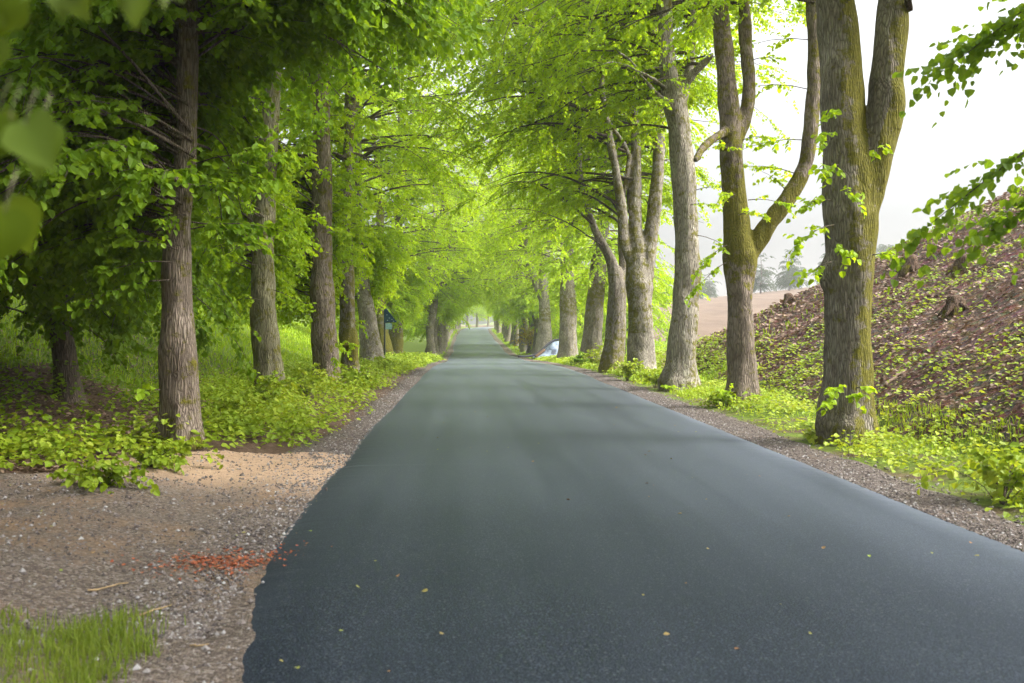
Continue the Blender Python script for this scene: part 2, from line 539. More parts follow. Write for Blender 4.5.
# --- gravel shoulders and the gravel layby
def gravel_mat(name, tint, sandy=0.5):
    m, nt, out = new_mat(name)
    p = pos(nt)
    v = N(nt, "ShaderNodeTexVoronoi", Scale=58.0); nt.links.new(p, v.inputs['Vector'])
    v2 = N(nt, "ShaderNodeTexVoronoi", Scale=130.0); nt.links.new(p, v2.inputs['Vector'])
    n1 = noise_tex(nt, p, .9, 5, .6)
    n2 = noise_tex(nt, p, 26, 4, .7)
    sep = nt.nodes.new("ShaderNodeSeparateColor"); nt.links.new(v.outputs['Color'], sep.inputs[0])
    st = ramp(nt, sep.outputs[0], [(0.0, (.10, .085, .078)), (0.45, (.17, .145, .13)), (.8, (.24, .21, .19)), (1.0, (.36, .34, .33))])
    sd_ = ramp(nt, n2, [(.3, (.20, .135, .09)), (.7, (.36, .26, .18))])
    f = ramp(nt, math_n(nt, 'ADD', n1, math_n(nt, 'MULTIPLY', math_n(nt, 'SUBTRACT', n2, .5), .5)), [(sandy - .08, (0, 0, 0)), (sandy + .12, (1, 1, 1))])
    c = mix(nt, f, st, sd_)
    sa_ = N(nt, "ShaderNodeAttribute", attribute_name="rnd").outputs['Fac']
    c = mix(nt, math_n(nt, 'MULTIPLY', sa_, .85), c, ramp(nt, n2, [(.25, (.40, .28, .19)), (.75, (.80, .62, .46))]))
    c = mix(nt, 1.0, c, tint, 'MULTIPLY')
    hgt = math_n(nt, 'SUBTRACT', math_n(nt, 'MULTIPLY', n2, .6), math_n(nt, 'ADD', v.outputs['Distance'], math_n(nt, 'MULTIPLY', v2.outputs['Distance'], .5)))
    principled(nt, out, c, .92, hgt, .9, .025, .2)
    return m


M_GRAVEL = gravel_mat("verge_gravel", (.62, .57, .54), .66)
M_LAYBY = gravel_mat("layby_gravel", (.84, .76, .69), .58)


def strip(name, ys, inner, outer, side, mat, nt_=9, lift=0.012):
    T, Y = np.meshgrid(np.linspace(0, 1, nt_), ys)
    inn = inner(Y); ou = outer(Y)
    U = inn + (ou - inn) * T
    X = cx(Y) + side * U
    Z = H(X, Y) + lift * np.sin(np.clip(T * 1.06, 0, 1) * np.pi) ** .5 + 0.003 - 0.03 * (T > .99)
    v_ = np.stack([X, Y, Z], -1).reshape(-1, 3)
    a_, b_ = np.meshgrid(np.arange(nt_ - 1), np.arange(len(ys) - 1))
    f_ = np.stack([b_ * nt_ + a_, b_ * nt_ + a_ + 1, (b_ + 1) * nt_ + a_ + 1, (b_ + 1) * nt_ + a_], -1).reshape(-1, 4)
    if side < 0: f_ = f_[:, ::-1]
    mb_ = MB(); mb_.add(v_, f_)
    return tag(link(name, mb_.mesh(name), mat), kind="structure")


sy = axis([(-10, 3, .5), (3, 50, .12), (50, 140, .6), (140, 240, 2)])
strip("gravel_shoulder", sy, lambda y: HALF - .2 + y * 0, lambda y: HALF + .62 + .16 * fbm(y * .8, y * 0, 21) + .07 * vnoise(y * 4, y * 0, 22), 1, M_GRAVEL)
sy2 = axis([(11, 50, .12), (50, 140, .6), (140, 240, 2)])
strip("gravel_shoulder", sy2, lambda y: HALF - .2 + y * 0,
      lambda y: HALF + .45 + .55 * smooth01((17 - y) / 6) + .15 * fbm(y * .8, y * 0, 25) + .06 * vnoise(y * 4, y * 0, 26), -1, M_GRAVEL)


# layby: a gravel turning that leaves the road to the left
def layby_inside(x, y):
    u = x - 1.28
    top = 11.6 + 0.75 * (u + 4.0) + .25 * fbm(x * .9, y * .3, 31)
    top = np.where(u < -5.2, 9.9 - .22 * (-u - 5.2) + .3 * fbm(x * .7, y * .3, 33), np.minimum(top, 12.2))
    bot = 4.9 - .15 * np.abs(u + 3) + .3 * fbm(x * .8, y * .5, 35)
    bot = np.where(u > -30, -6, bot + .35)
    return (y < top) & (y > bot) & (u < -2.05) & (u > -14)


lx = np.arange(-12, -.6, .06); ly = np.arange(-4, 13, .06)
LX, LY = np.meshgrid(lx, ly)
LZ = H(LX, LY) + .016 + .010 * fbm(LX * 4, LY * 4, 41, 4)
lv = np.stack([LX, LY, LZ], -1).reshape(-1, 3)
n_ = len(lx)
a, b = np.meshgrid(np.arange(n_ - 1), np.arange(len(ly) - 1))
lq = np.stack([b * n_ + a, b * n_ + a + 1, (b + 1) * n_ + a + 1, (b + 1) * n_ + a], -1).reshape(-1, 4)
lc = lv[lq].mean(1)
lq = lq[layby_inside(lc[:, 0], lc[:, 1])]
idx = np.unique(lq); remap = np.zeros(len(lv), dtype=np.int64); remap[idx] = np.arange(len(idx))
sand = smooth01((lv[idx, 1] - 8.9 - .5 * fbm(lv[idx, 0], lv[idx, 1], 44)) / 1.4) * smooth01((lv[idx, 0] + 4.4) / 1.2)
mb = MB(); mb.add(lv[idx], remap[lq], attr=sand)
tag(link("gravel_layby", mb.mesh("gravel_layby"), M_LAYBY), kind="structure")

# ------------------------------------------------------------------ leaves and grass
LSH = np.array([[0, 0, 0], [.22, -.43, .10], [.66, -.34, .05], [1, 0, -.10], [.66, .34, .05], [.22, .43, .10]])
LQ = np.array([[0, 1, 2, 3], [0, 3, 4, 5]])


def add_leaves(mb, P, D, Nn, S, rnd):
    n = len(P)
    if n == 0: return
    D = nrm(D)
    Sd = nrm(np.cross(Nn, D))
    Nn = np.cross(D, Sd)
    sh = LSH[None]
    V = P[:, None] + S[:, None, None] * (sh[..., 0:1] * D[:, None] + sh[..., 1:2] * Sd[:, None] + sh[..., 2:3] * Nn[:, None])
    F = (np.arange(n)[:, None, None] * 6 + LQ[None]).reshape(-1, 4)
    mb.add(V.reshape(-1, 3), F, attr=np.repeat(rnd, 6))


def twig_leaves(rng, B, D, L, k, size, droop=.35):
    """leaves along m twigs"""
    m = len(B)
    D = nrm(D)
    t = (np.arange(k) + .6) / k
    T = np.repeat(t[None], m, 0) + rng.uniform(-.06, .06, (m, k))
    pos_ = B[:, None] + D[:, None] * (L[:, None] * T)[..., None]
    pos_[..., 2] -= droop * L[:, None] * T ** 2
    side = nrm(np.cross(D, np.array([0, 0, 1.0])) + 1e-6)
    sg = np.where(np.arange(k) % 2 == 0, 1, -1)[None, :, None]
    dirs = D[:, None] * .55 + side[:, None] * sg * .8 + rng.normal(0, .28, (m, k, 3))
    dirs[..., 2] -= .72
    up = np.zeros((m, k, 3)); up[..., 2] = 1
    up += rng.normal(0, .5, (m, k, 3))
    s = size * rng.uniform(.6, 1.25, (m, k))
    r = np.clip(rng.uniform(0, 1, (m, 1)) * .5 + rng.uniform(0, 1, (m, k)) * .5, 0, 1)
    return pos_.reshape(-1, 3), dirs.reshape(-1, 3), up.reshape(-1, 3), s.ravel(), r.ravel()


def add_grass(mb, rng, P, hgt, wid=.006, lean=.35):
    n = len(P)
    a_ = rng.uniform(0, 2 * np.pi, n)
    s = np.stack([np.cos(a_), np.sin(a_), 0 * a_], -1)
    l = rng.normal(0, lean, (n, 2))
    h = hgt * rng.uniform(.5, 1.25, n)
    top = P + np.stack([l[:, 0] * h, l[:, 1] * h, h * (1 - .3 * np.hypot(l[:, 0], l[:, 1]))], -1)
    midp = P + np.stack([l[:, 0] * h * .3, l[:, 1] * h * .3, h * .58], -1)
    w = (wid * rng.uniform(.7, 1.4, n))[:, None]
    V = np.stack([P - s * w, P + s * w, midp + s * w * .8, midp - s * w * .8, top], 1)
    base = np.arange(n)[:, None] * 5
    mb.add(V.reshape(-1, 3), base + np.array([[0, 1, 2, 3]]), base + np.array([[3, 2, 4]]), attr=np.repeat(rng.uniform(0, 1, n), 5))

# ------------------------------------------------------------------ wood
def catmull(P, per=6):
    P = np.asarray(P, dtype=np.float64)
    if len(P) < 3: 
        t = np.linspace(0, 1, per * (len(P) - 1) + 1)[:, None]
        return P[0] * (1 - t) + P[-1] * t
    Q = np.concatenate([[2 * P[0] - P[1]], P, [2 * P[-1] - P[-2]]])
    out = []
    for i in range(1, len(Q) - 2):
        t = np.linspace(0, 1, per, endpoint=False)[:, None]
        p0, p1, p2, p3 = Q[i - 1], Q[i], Q[i + 1], Q[i + 2]
        out.append(.5 * (2 * p1 + (p2 - p0) * t + (2 * p0 - 5 * p1 + 4 * p2 - p3) * t ** 2 + (3 * p1 - p0 - 3 * p2 + p3) * t ** 3))
    out.append(P[-1:])
    return np.concatenate(out)


def add_tube(mb, P, rad, sides=6, cap=True, lump=0.0, flare=0.0, seed=0, attr=0.5):
    P = np.asarray(P, dtype=np.float64); n = len(P)
    T = nrm(np.gradient(P, axis=0))
    ref = np.array([1.0, .13, .05]) if abs(T[:, 0]).mean() < .7 else np.array([.1, 1.0, .05])
    A = nrm(np.cross(T, ref)); B = np.cross(T, A)
    th = np.linspace(0, 2 * np.pi, sides, endpoint=False)
    rr = np.repeat(np.asarray(rad, dtype=np.float64)[:, None], sides, 1)
    if lump:
        s = np.linspace(0, 1, n) * n * .35
        rr = rr * (1 + lump * (np.sin(2 * th[None] + s[:, None] * .9 + seed) * .5 + np.sin(3 * th[None] - s[:, None] * .7 + seed * 2.3) * .5
                               + .8 * vnoise(th[None] * 1.2 + seed, s[:, None], seed)))
    if flare:
        hgt = np.maximum(P[:, 2] - P[0, 2] - .35, 0)[:, None]
        rr = rr * (1 + flare * np.exp(-hgt / .28) * (1 + .65 * np.sin(5 * th[None] + seed) + .3 * np.sin(3 * th[None] + 2 * seed)))
    V = P[:, None] + rr[..., None] * (np.cos(th)[None, :, None] * A[:, None] + np.sin(th)[None, :, None] * B[:, None])
    V = V.reshape(-1, 3)
    i, j = np.meshgrid(np.arange(sides), np.arange(n - 1))
    F = np.stack([j * sides + i, j * sides + (i + 1) % sides, (j + 1) * sides + (i + 1) % sides, (j + 1) * sides + i], -1).reshape(-1, 4)
    f3 = None
    if cap:
        V = np.concatenate([V, [P[0] - T[0] * rad[0] * .2], [P[-1] + T[-1] * rad[-1] * .6]])
        k = np.arange(sides)
        f3 = np.concatenate([np.stack([(k + 1) % sides, k, np.full(sides, n * sides)], -1),
                             np.stack([(n - 1) * sides + k, (n - 1) * sides + (k + 1) % sides, np.full(sides, n * sides + 1)], -1)])
    mb.add(V, F, f3, attr=np.full(len(V), attr))


def fuse(mb, voxel=.03, name="trunk", moss=None, amp=.012, off=(0, 0, 0)):
    """weld overlapping stems into one continuous skin, roughen it and note where moss sits"""
    me = mb.mesh(name)
    o = bpy.data.objects.new("tmp", me); COL.objects.link(o)
    md = o.modifiers.new("r", 'REMESH'); md.mode = 'VOXEL'; md.voxel_size = voxel
    sm = o.modifiers.new("s", 'SMOOTH'); sm.factor = .6; sm.iterations = 3
    dg = bpy.context.evaluated_depsgraph_get(); dg.update()
    m2 = bpy.data.meshes.new_from_object(o.evaluated_get(dg))
    bpy.data.objects.remove(o); bpy.data.meshes.remove(me)
    n = len(m2.vertices)
    co = np.empty(n * 3, dtype=np.float32); m2.vertices.foreach_get("co", co); co = co.reshape(-1, 3).astype(np.float64)
    no = np.empty(n * 3, dtype=np.float32); m2.vertices.foreach_get("normal", no); no = no.reshape(-1, 3)
    d = np.array([mnoise.noise(Vector((p[0] * 11 + off[0], p[1] * 11, p[2] * 1.6))) + 1.0 * mnoise.noise(Vector((p[0] * 4 + off[0], p[1] * 4, p[2] * 3))) + 1.7 * mnoise.noise(Vector((p[0] * 1.9 + off[0], p[1] * 1.9 + 5, p[2] * 1.3)))
                  for p in co])
    co += no * (d * amp)[:, None]
    m2.vertices.foreach_set("co", co.astype(np.float32).ravel())
    a_ = m2.attributes.new("moss", 'FLOAT', 'POINT')
    mv = np.full(n, .02) if moss is None else np.clip(moss(co, no), 0, 1)
    mv = np.maximum(mv + .12, .45 * np.exp(-np.maximum(co[:, 2], 0) / .35))
    a_.data.foreach_set("value", mv.astype(np.float32))
    m2.polygons.foreach_set("use_smooth", np.ones(len(m2.polygons), dtype=bool))
    m2.update()
    m2.name = name
    return m2


def grow_branches(rng, stems, spec):
    """branches + branchlets + leaf twigs on a set of stems (local coordinates). Returns wood MB, leaf MB."""
    wood, leaf = MB(), MB()
    keep = spec.get('keep')
    zs = spec['zlo']; top = spec['ztop']
    n = spec['n']
    lw = np.array([max(.2, s[0][-1, 2] - s[0][0, 2]) for s in stems]); lw = lw / lw.sum()
    k_l, tw, nb = spec.get('k', 9), spec.get('twigs', 9), spec.get('sub', 6)
    size = spec.get('size', .085)
    alltw = [[], [], []]
    cnt = 0; tries = 0
    nlow = spec.get('low', 0); narch = spec.get('arch', 0) + nlow; road = spec.get('road', 1)
    while cnt < n + narch and tries < (n + narch) * 60:
        tries += 1
        low = cnt >= n + narch - nlow
        arch = cnt >= n and not low
        P, rad = stems[rng.choice(len(stems), p=lw)]
        i = rng.integers(1, len(P))
        p = P[i]
        az = rng.uniform(0, 2 * np.pi)
        if arch: az = (0 if road > 0 else np.pi) + rng.uniform(-1.15, 1.15)
        d = np.array([math.cos(az), math.sin(az), 0])
        zl = zs(d) if callable(zs) else zs
        if arch: zl = max(zl, 4.8)
        if low: zl = spec.get('lowz', 1.8)
        if p[2] < zl or p[2] > (5.2 if low else top): continue
        if low and ((d[0] * road > .35 and (p[2] < 2.5 or spec.get('lowside'))) or d[1] < -.15): continue
        hfrac = (p[2] - 2) / max(top - 2, 1)
        L = spec.get('len', 3.6) * rng.uniform(.55, 1.15) * (1 - .5 * max(hfrac, 0) ** 2)
        rise = rng.uniform(.1, .7) * (0.4 + hfrac)
        dr = spec.get('droop', .55) * rng.uniform(.5, 1.4) * (1.15 - hfrac)
        if arch:
            L = rng.uniform(3.8, 6.6);  rise = rng.uniform(.15, .55); dr = rng.uniform(.25, .65)
        t = np.linspace(0, 1, 8)
        side = np.array([-d[1], d[0], 0])
        bend = rng.normal(0, .22)
        if p[2] < 5: rise += rng.uniform(.2, .6); dr += .25
        if low: L = rng.uniform(1.6, 3.2) * (.6 if d[0] * road > .3 else 1); rise = rng.uniform(.1, .5); dr = rng.uniform(.35, .8)
        t = np.linspace(0, 1, 8)
        path = p + np.outer(t * L, d) + np.outer(np.sin(t * 3 + rng.uniform(0, 3)) * .05 * L + bend * L * t ** 2, side)
        path[:, 2] += L * (rise * t - dr * t ** 2.2)
        if keep is not None and not keep(path[-1:], 0)[0]: continue
        cnt += 1
        r0 = (min(.05, .010 + .010 * L) if rad[i] > .06 else .02) * (.5 if p[2] < 4.6 else 1)
        add_tube(wood, catmull(path[::2] if len(path) > 4 else path, 3), np.linspace(r0, .005, len(catmull(path[::2], 3))), 5, False)
        for s in range(nb):
            tt = rng.uniform(.03, 1.0)
            f = tt * 7; i0 = min(int(f), 6); q0 = path[i0] + (path[i0 + 1] - path[i0]) * (f - i0)
            bd = nrm(path[i0 + 1] - path[i0])
            a2 = rng.choice([-1, 1]) * rng.uniform(.35, 1.1)
            d2 = np.array([bd[0] * math.cos(a2) - bd[1] * math.sin(a2), bd[0] * math.sin(a2) + bd[1] * math.cos(a2), bd[2] * .6 + rng.normal(0, .12)])
            d2 = nrm(d2); L2 = L * rng.uniform(.18, .42) + .25
            t2 = np.linspace(0, 1, 4)
            p2 = q0 + np.outer(t2 * L2, d2)
            p2[:, 2] -= L2 * rng.uniform(.2, .55) * t2 ** 2
            if keep is not None and not keep(p2[-1:], 0)[0]: continue
            add_tube(wood, p2, np.linspace(.011, .0035, 4), 3, False)
            m = tw
            ft = rng.uniform(.1, 1.0, m) * 3
            i2 = np.minimum(ft.astype(int), 2)
            b0 = p2[i2] + (p2[i2 + 1] - p2[i2]) * (ft - i2)[:, None]
            bd2 = nrm(p2[i2 + 1] - p2[i2])
            a3 = rng.choice([-1, 1], m) * rng.uniform(.2, 1.2, m)
            d3 = np.stack([bd2[:, 0] * np.cos(a3) - bd2[:, 1] * np.sin(a3), bd2[:, 0] * np.sin(a3) + bd2[:, 1] * np.cos(a3), bd2[:, 2] * .7 + rng.normal(0, .18, m)], -1)
            alltw[0].append(b0); alltw[1].append(nrm(d3)); alltw[2].append(rng.uniform(.22, .55, m) * spec.get('twl', 1.0))
    for shp in spec.get('extra', []):
        alltw[0].append(shp[0]); alltw[1].append(shp[1]); alltw[2].append(shp[2])
    if alltw[0]:
        B, D, L = (np.concatenate(x) for x in alltw)
        P, dd, nn, ss, rr = twig_leaves(rng, B, D, L, k_l, size)
        if keep is not None:
            kk = keep(P, 1)
            P, dd, nn, ss, rr = P[kk], dd[kk], nn[kk], ss[kk], rr[kk]
        add_leaves(leaf, P, dd, nn, ss, rr)
    return wood, leaf


def px_stem(pts, Y, base, dys=None):
    """a stem from measured (px, py, width_px) rows at depth Y; local to the tree base"""
    out, rad = [], []
    for k, (px, py, w) in enumerate(pts):
        yy = Y + (0 if dys is None else dys[k])
        out.append([(px - VX) / FPX * yy - base[0], yy - base[1], CAM_H + (VY - py) / FPX * yy - base[2]])
        rad.append(w * .455 / FPX * Y)
    return np.array(out), np.array(rad)


def finish(P, R_, per=8, extend=None, rng=None, lean=(0, 0)):
    """resample a stem and let it climb on to the height `extend`"""
    P = P.copy(); R_ = R_.copy()
    if extend is not None and P[-1, 2] < extend:
        k = 4; z0 = P[-1, 2]
        d = nrm(P[-1] - P[-2]); d = nrm(d + np.array([lean[0], lean[1], 1.2]))
        for j in range(1, k + 1):
            h = (extend - z0) * j / k
            p = np.array([P[-1, 0] + d[0] / max(d[2], .4) * (extend - z0) / k + rng.normal(0, .12), P[-1, 1] + d[1] / max(d[2], .4) * (extend - z0) / k + rng.normal(0, .12), z0 + h])
            P = np.concatenate([P, [p]])
            R_ = np.concatenate([R_, [R_[-1] * .78]])
    Q = catmull(P, per)
    tt = np.linspace(0, len(R_) - 1, len(Q))
    return Q, np.interp(tt, np.arange(len(R_)), R_)


def tunnel_keep(base, rng, near=None, side=1, extra=None, zmin_out=1.6):
    """leave the vaulted space over the road open; everything in real coordinates"""
    def f(P, leafs):
        X = P[:, 0] + base[0]; Y = P[:, 1] + base[1]; Z = P[:, 2] + base[2]
        u = np.abs(X - cx(np.clip(Y, -60, 240))); z = Z - rz(Y)
        zm = np.interp(u, [0, 2.0, 3.0, 3.8, 5.0, 7.0], [5.4, 4.8, 3.9, 2.9, 1.9, zmin_out])
        zm = zm + .35 * vnoise(X * .7 + 3, Y * .7, 77) + (rng.uniform(-.3, .3, len(P)) if leafs else 0)
        k = z > zm
        if extra is not None: k &= extra(X, Y, Z, leafs)
        return k
    return f

# ------------------------------------------------------------------ the avenue trees measured from the photograph
def build_tree(name, label, cat, base, stems, bark, leafm, spec, rng, voxel=.03, moss=None, group=None, flare=.35, amp=.012, lump=.05, shoots=None):
    root = empty(name, base)
    tag(root, label, cat, group)
    tm = MB()
    for k, (P, r_) in enumerate(stems):
        add_tube(tm, P, r_, 20 if r_[0] > .12 else 12, True, lump, flare if k == 0 else 0, seed=int(rng.integers(1, 50)))
    me = fuse(tm, voxel, "trunk", moss, amp, (base[0] * 7, 0, 0))
    link("trunk", me, bark, root)
    wood, leaf = grow_branches(rng, stems, spec)
    if wood.n: link("branches", wood.mesh("branches"), BARK_DARK, root)
    if leaf.n: link("crown", leaf.mesh("crown", False), leafm, root)
    for (P0, d0, L, nt_, kk, sz) in (shoots or []):
        sm = MB(); sw = MB()
        P0 = np.array(P0, dtype=float); d0 = nrm(np.array(d0, dtype=float))
        t = np.linspace(0, 1, 5)
        pth = P0 + np.outer(t * L, d0); pth[:, 2] += -.3 * L * t ** 2
        add_tube(sw, pth, np.linspace(.009, .003, 5), 4, False)
        ft = rng.uniform(.15, 1, nt_) * 4; i0 = np.minimum(ft.astype(int), 3)
        B = pth[i0] + (pth[i0 + 1] - pth[i0]) * (ft - i0)[:, None]
        D = nrm(d0 + rng.normal(0, .5, (nt_, 3)))
        add_leaves(sm, *twig_leaves(rng, B, D, rng.uniform(.12, .3, nt_) * (.5 + L), kk, sz))
        so = link("shoot_foliage", sm.mesh("shoot_foliage", False), leafm, root)
        link("stalk", sw.mesh("stalk"), BARK_DARK, so)
    return root


# ---- row on the right -------------------------------------------------
def right_zlo(lo_back, lo_front):
    return lambda d: lo_back + (lo_front - lo_back) * max(0.0, -d[1]) 


rng = np.random.default_rng(11)

# R1: the big forked mossy tree
b1 = at(846, 441); Y1 = b1[1]
s_main, r_main = px_stem([(846, 452, 58), (846, 436, 55), (847, 400, 52), (848, 340, 48), (848, 300, 50), (849, 255, 52), (850, 215, 58), (848, 185, 52), (843, 130, 45), (841, 65, 44), (837, 10, 41), (834, -40, 39)], Y1, b1)
s_r, r_r = px_stem([(852, 250, 30), (862, 210, 36), (873, 170, 34), (882, 132, 36), (887, 106, 41), (887, 80, 36), (890, 40, 34), (895, -5, 32), (900, -40, 30)], Y1, b1, [0, -.02, -.05, -.06, -.05, 0, .05, .1, .15])
st1 = [finish(s_main, r_main, 8, 13, rng), finish(s_r, r_r, 8, 11.5, rng, (.3, 0))]
bulge, br = px_stem([(832, 300, 8), (828, 285, 16), (826, 270, 18), (829, 250, 8)], Y1, b1)
st1.append((catmull(bulge, 4), np.interp(np.linspace(0, 3, 13), range(4), br)))


def moss1(co, no):
    m = .2 + .55 * np.clip(no[:, 0], 0, 1) + .12 * np.clip(-no[:, 1], 0, 1) * (co[:, 2] > 2.2)
    m += .22 * np.exp(-((co[:, 2] - 3.6) / .8) ** 2) * (co[:, 0] > 0.05)
    return np.where(no[:, 0] < -.3, .05, m)


def W(px, py, Y, b):
    return ((px - VX) / FPX * Y - b[0], Y - b[1], CAM_H + (VY - py) / FPX * Y - b[2])


Yf = Y1 - .33
sh1 = []
for (px, py, dx, dz, L, n_t) in [(835, 115, -.5, .1, .35, 7), (832, 135, -.6, .1, .4, 8), (838, 165, -.7, -.1, .45, 9), (842, 190, .3, -.3, .3, 6), (830, 200, -1, .1, .55, 9), (834, 225, -1, -.1, .75, 10), (836, 240, .2, -.4, .3, 8), (832, 262, -1, -.1, .55, 7),
                                (845, 398, .1, .3, .25, 5), (856, 388, .4, .3, .22, 4), (838, 388, -.6, .1, .3, 6), (835, 395, -.8, -.1, .3, 5), (872, 255, .8, .2, .35, 4), (868, 150, .7, .3, .2, 3)]:
    sh1.append((W(px, py, Yf, b1), (dx, -.75, dz), L, n_t, 5, .085))
build_tree("lime_tree", "thick forked lime tree with moss down one side, in front of the leaf-covered bank", "tree", b1, st1, BARK_GREY, LEAF_A,
           dict(n=45, zlo=5.6, ztop=12.5, len=4.2, size=.12, twigs=8, k=8, sub=6, keep=tunnel_keep(b1, rng, extra=lambda X, Y, Z, l: (Z > 1.53 + .36 * Y))),
           rng, .028, moss1, "avenue lime trees", .2, .016, .05, sh1)

# R2: tree with a mossy swelling and an arm to the right
b2 = at(742, 402); Y2 = b2[1]
m2_, mr2 = px_stem([(742, 410, 36), (742, 398, 33), (741, 350, 29), (740, 305, 28), (740, 278, 32), (739, 255, 36), (737, 225, 29), (734, 190, 25), (732, 150, 26), (731, 128, 24), (728, 95, 22), (724, 55, 20), (720, 10, 19), (718, -30, 17)], Y2, b2)
s2b, r2b = px_stem([(733, 160, 12), (739, 138, 15), (746, 112, 15), (749, 84, 15), (747, 50, 14), (744, 10, 13), (743, -30, 12)], Y2, b2, [0, .05, .1, .15, .2, .3, .4])
s2c, r2c = px_stem([(743, 268, 16), (754, 245, 20), (770, 222, 19), (788, 198, 18), (803, 170, 17), (810, 140, 16), (813, 100, 16), (814, 60, 15), (813, 15, 14), (813, -30, 12)], Y2, b2, [0, 0, -.05, -.1, -.1, -.1, -.05, 0, 0, 0])
s2d, r2d = px_stem([(731, 128, 9), (722, 133, 10), (711, 141, 9), (702, 149, 8), (696, 160, 7)], Y2, b2, [0, -.2, -.5, -.9, -1.3])
s2e, r2e = px_stem([(800, 168, 4), (793, 120, 3), (783, 112, 3), (770, 128, 2)], Y2, b2, [0, .3, .5, .8])
st2 = [finish(m2_, mr2, 8, 14, rng), finish(s2b, r2b, 8, 13, rng), finish(s2c, r2c, 8, 13, rng, (.1, 0)), finish(s2d, r2d, 5)]


def moss2(co, no):
    m = .62 * np.exp(-((co[:, 2] - 3.2) / .75) ** 2) + .14 + .1 * (co[:, 2] > 3)
    return m + .22 * np.clip(no[:, 0], 0, 1) - .12 * smooth01((2.6 - co[:, 2]) / .8)


sh2 = []
for (px, py, dx, dz, L, n_t) in [(735, 195, -.5, .1, .5, 7), (738, 215, .6, .2, .45, 6), (730, 150, -.6, .3, .4, 5), (727, 245, -.8, -.3, .7, 8), (727, 262, -.9, -.4, .8, 9), (742, 140, .8, .3, .5, 5), (752, 60, .8, .2, .5, 5), (748, 200, .8, .1, .7, 6), (737, 392, -.6, .2, .4, 7), (748, 396, .6, .2, .3, 5)]:
    sh2.append((W(px, py, Y2 - .25, b2), (dx, -.5, dz), L, n_t, 6, .085))
for (px, py, dx, dz, L, n_t) in [(800, 175, -.9, .5, 1.5, 12), (806, 140, -.9, .2, 1.4, 12), (812, 90, -.8, .4, 1.6, 14), (813, 40, -.9, .3, 1.6, 14), (790, 196, -.5, 1, 1.0, 8), (810, 150, .5, .4, .5, 4)]:
    sh2.append((W(px, py, Y2, b2), (dx, .5, dz), L, n_t, 8, .09))
build_tree("lime_tree", "lime tree with a swollen mossy fork and one curved arm", "tree", b2, st2, BARK_BROWN, LEAF_A,
           dict(n=60, zlo=7.0, ztop=13.5, len=4.0, size=.085, twigs=8, k=8, sub=6, droop=.35,
                keep=tunnel_keep(b2, rng, extra=lambda X, Y, Z, l: ((X < 5.7) & (Z > 6.2)) | (Z > 1.53 + .34 * Y))),
           rng, .03, moss2, "avenue lime trees", .2, .016, .05, sh2)

# R3
b3 = at(680, 388); Y3 = b3[1]
m3, mr3 = px_stem([(680, 396, 40), (680, 384, 36), (682, 350, 32), (685, 310, 29), (687, 265, 27), (686, 215, 26), (683, 170, 26), (679, 130, 25), (675, 105, 26), (669, 75, 20), (666, 40, 17), (664, 0, 15), (663, -30, 13)], Y3, b3)
s3b, r3b = px_stem([(677, 118, 12), (684, 90, 12), (690, 65, 10), (692, 30, 9), (693, -10, 8)], Y3, b3, [0, .1, .2, .4, .6])
s3c, r3c = px_stem([(680, 95, 8), (690, 78, 10), (702, 65, 8), (712, 55, 5)], Y3, b3, [0, -.1, -.3, -.5])
s3d, r3d = px_stem([(672, 92, 4), (655, 80, 3.4), (640, 72, 2.8), (615, 62, 2.2), (585, 70, 1.5)], Y3, b3, [0, -.4, -1, -1.8, -2.6])
s3e, r3e = px_stem([(676, 105, 4.5), (660, 96, 4), (645, 80, 3.4), (630, 60, 2.6), (618, 52, 2)], Y3, b3, [0, -.3, -.5, -.6, -.8])
st3 = [finish(m3, mr3, 8, 16.5, rng), finish(s3b, r3b, 6, 15, rng), finish(s3c, r3c, 5), finish(s3d, r3d, 5), finish(s3e, r3e, 5)]
sh3 = [(W(px, py, Y3 - .3, b3), (dx, -.6, dz), L, n_t, 7, .085) for (px, py, dx, dz, L, n_t) in
       [(672, 105, -.4, .1, .7, 8), (664, 115, -.8, .0, .8, 9), (690, 205, .8, .2, .6, 7), (696, 190, .9, .3, .8, 8), (697, 235, .9, -.2, .9, 9), (690, 40, .5, .5, 1.2, 12), (705, 60, .8, .3, 1.2, 12), (650, 78, -.6, .3, 1.1, 14), (630, 68, -.6, .1, 1.1, 14), (605, 64, -.9, .1, 1.2, 16), (588, 70, -.8, -.2, 1.0, 14), (660, 95, -.4, -.2, .9, 10), (640, 78, .2, .6, 1.0, 12), (620, 54, -.5, .4, 1.1, 14), (676, 388, -.6, .3, .4, 6)]]
build_tree("lime_tree", "straight pale-barked lime tree between the mossy forked tree and the twin-stemmed tree", "tree", b3, st3, BARK_PALE, LEAF_A,
           dict(n=75, arch=40, road=-1, zlo=lambda d: 9.0 if d[1] < .2 else 5.6, ztop=13, len=3.9, size=.08, twigs=9, k=9, sub=6,
                keep=tunnel_keep(b3, rng, extra=lambda X, Y, Z, l: (Z > 5.9) & ((X < 6.3) | (Z > 8.0)))),
           rng, .032, lambda co, no: .08 + .25 * np.clip(no[:, 0], 0, 1), "avenue lime trees", .2, .016, .05, sh3)

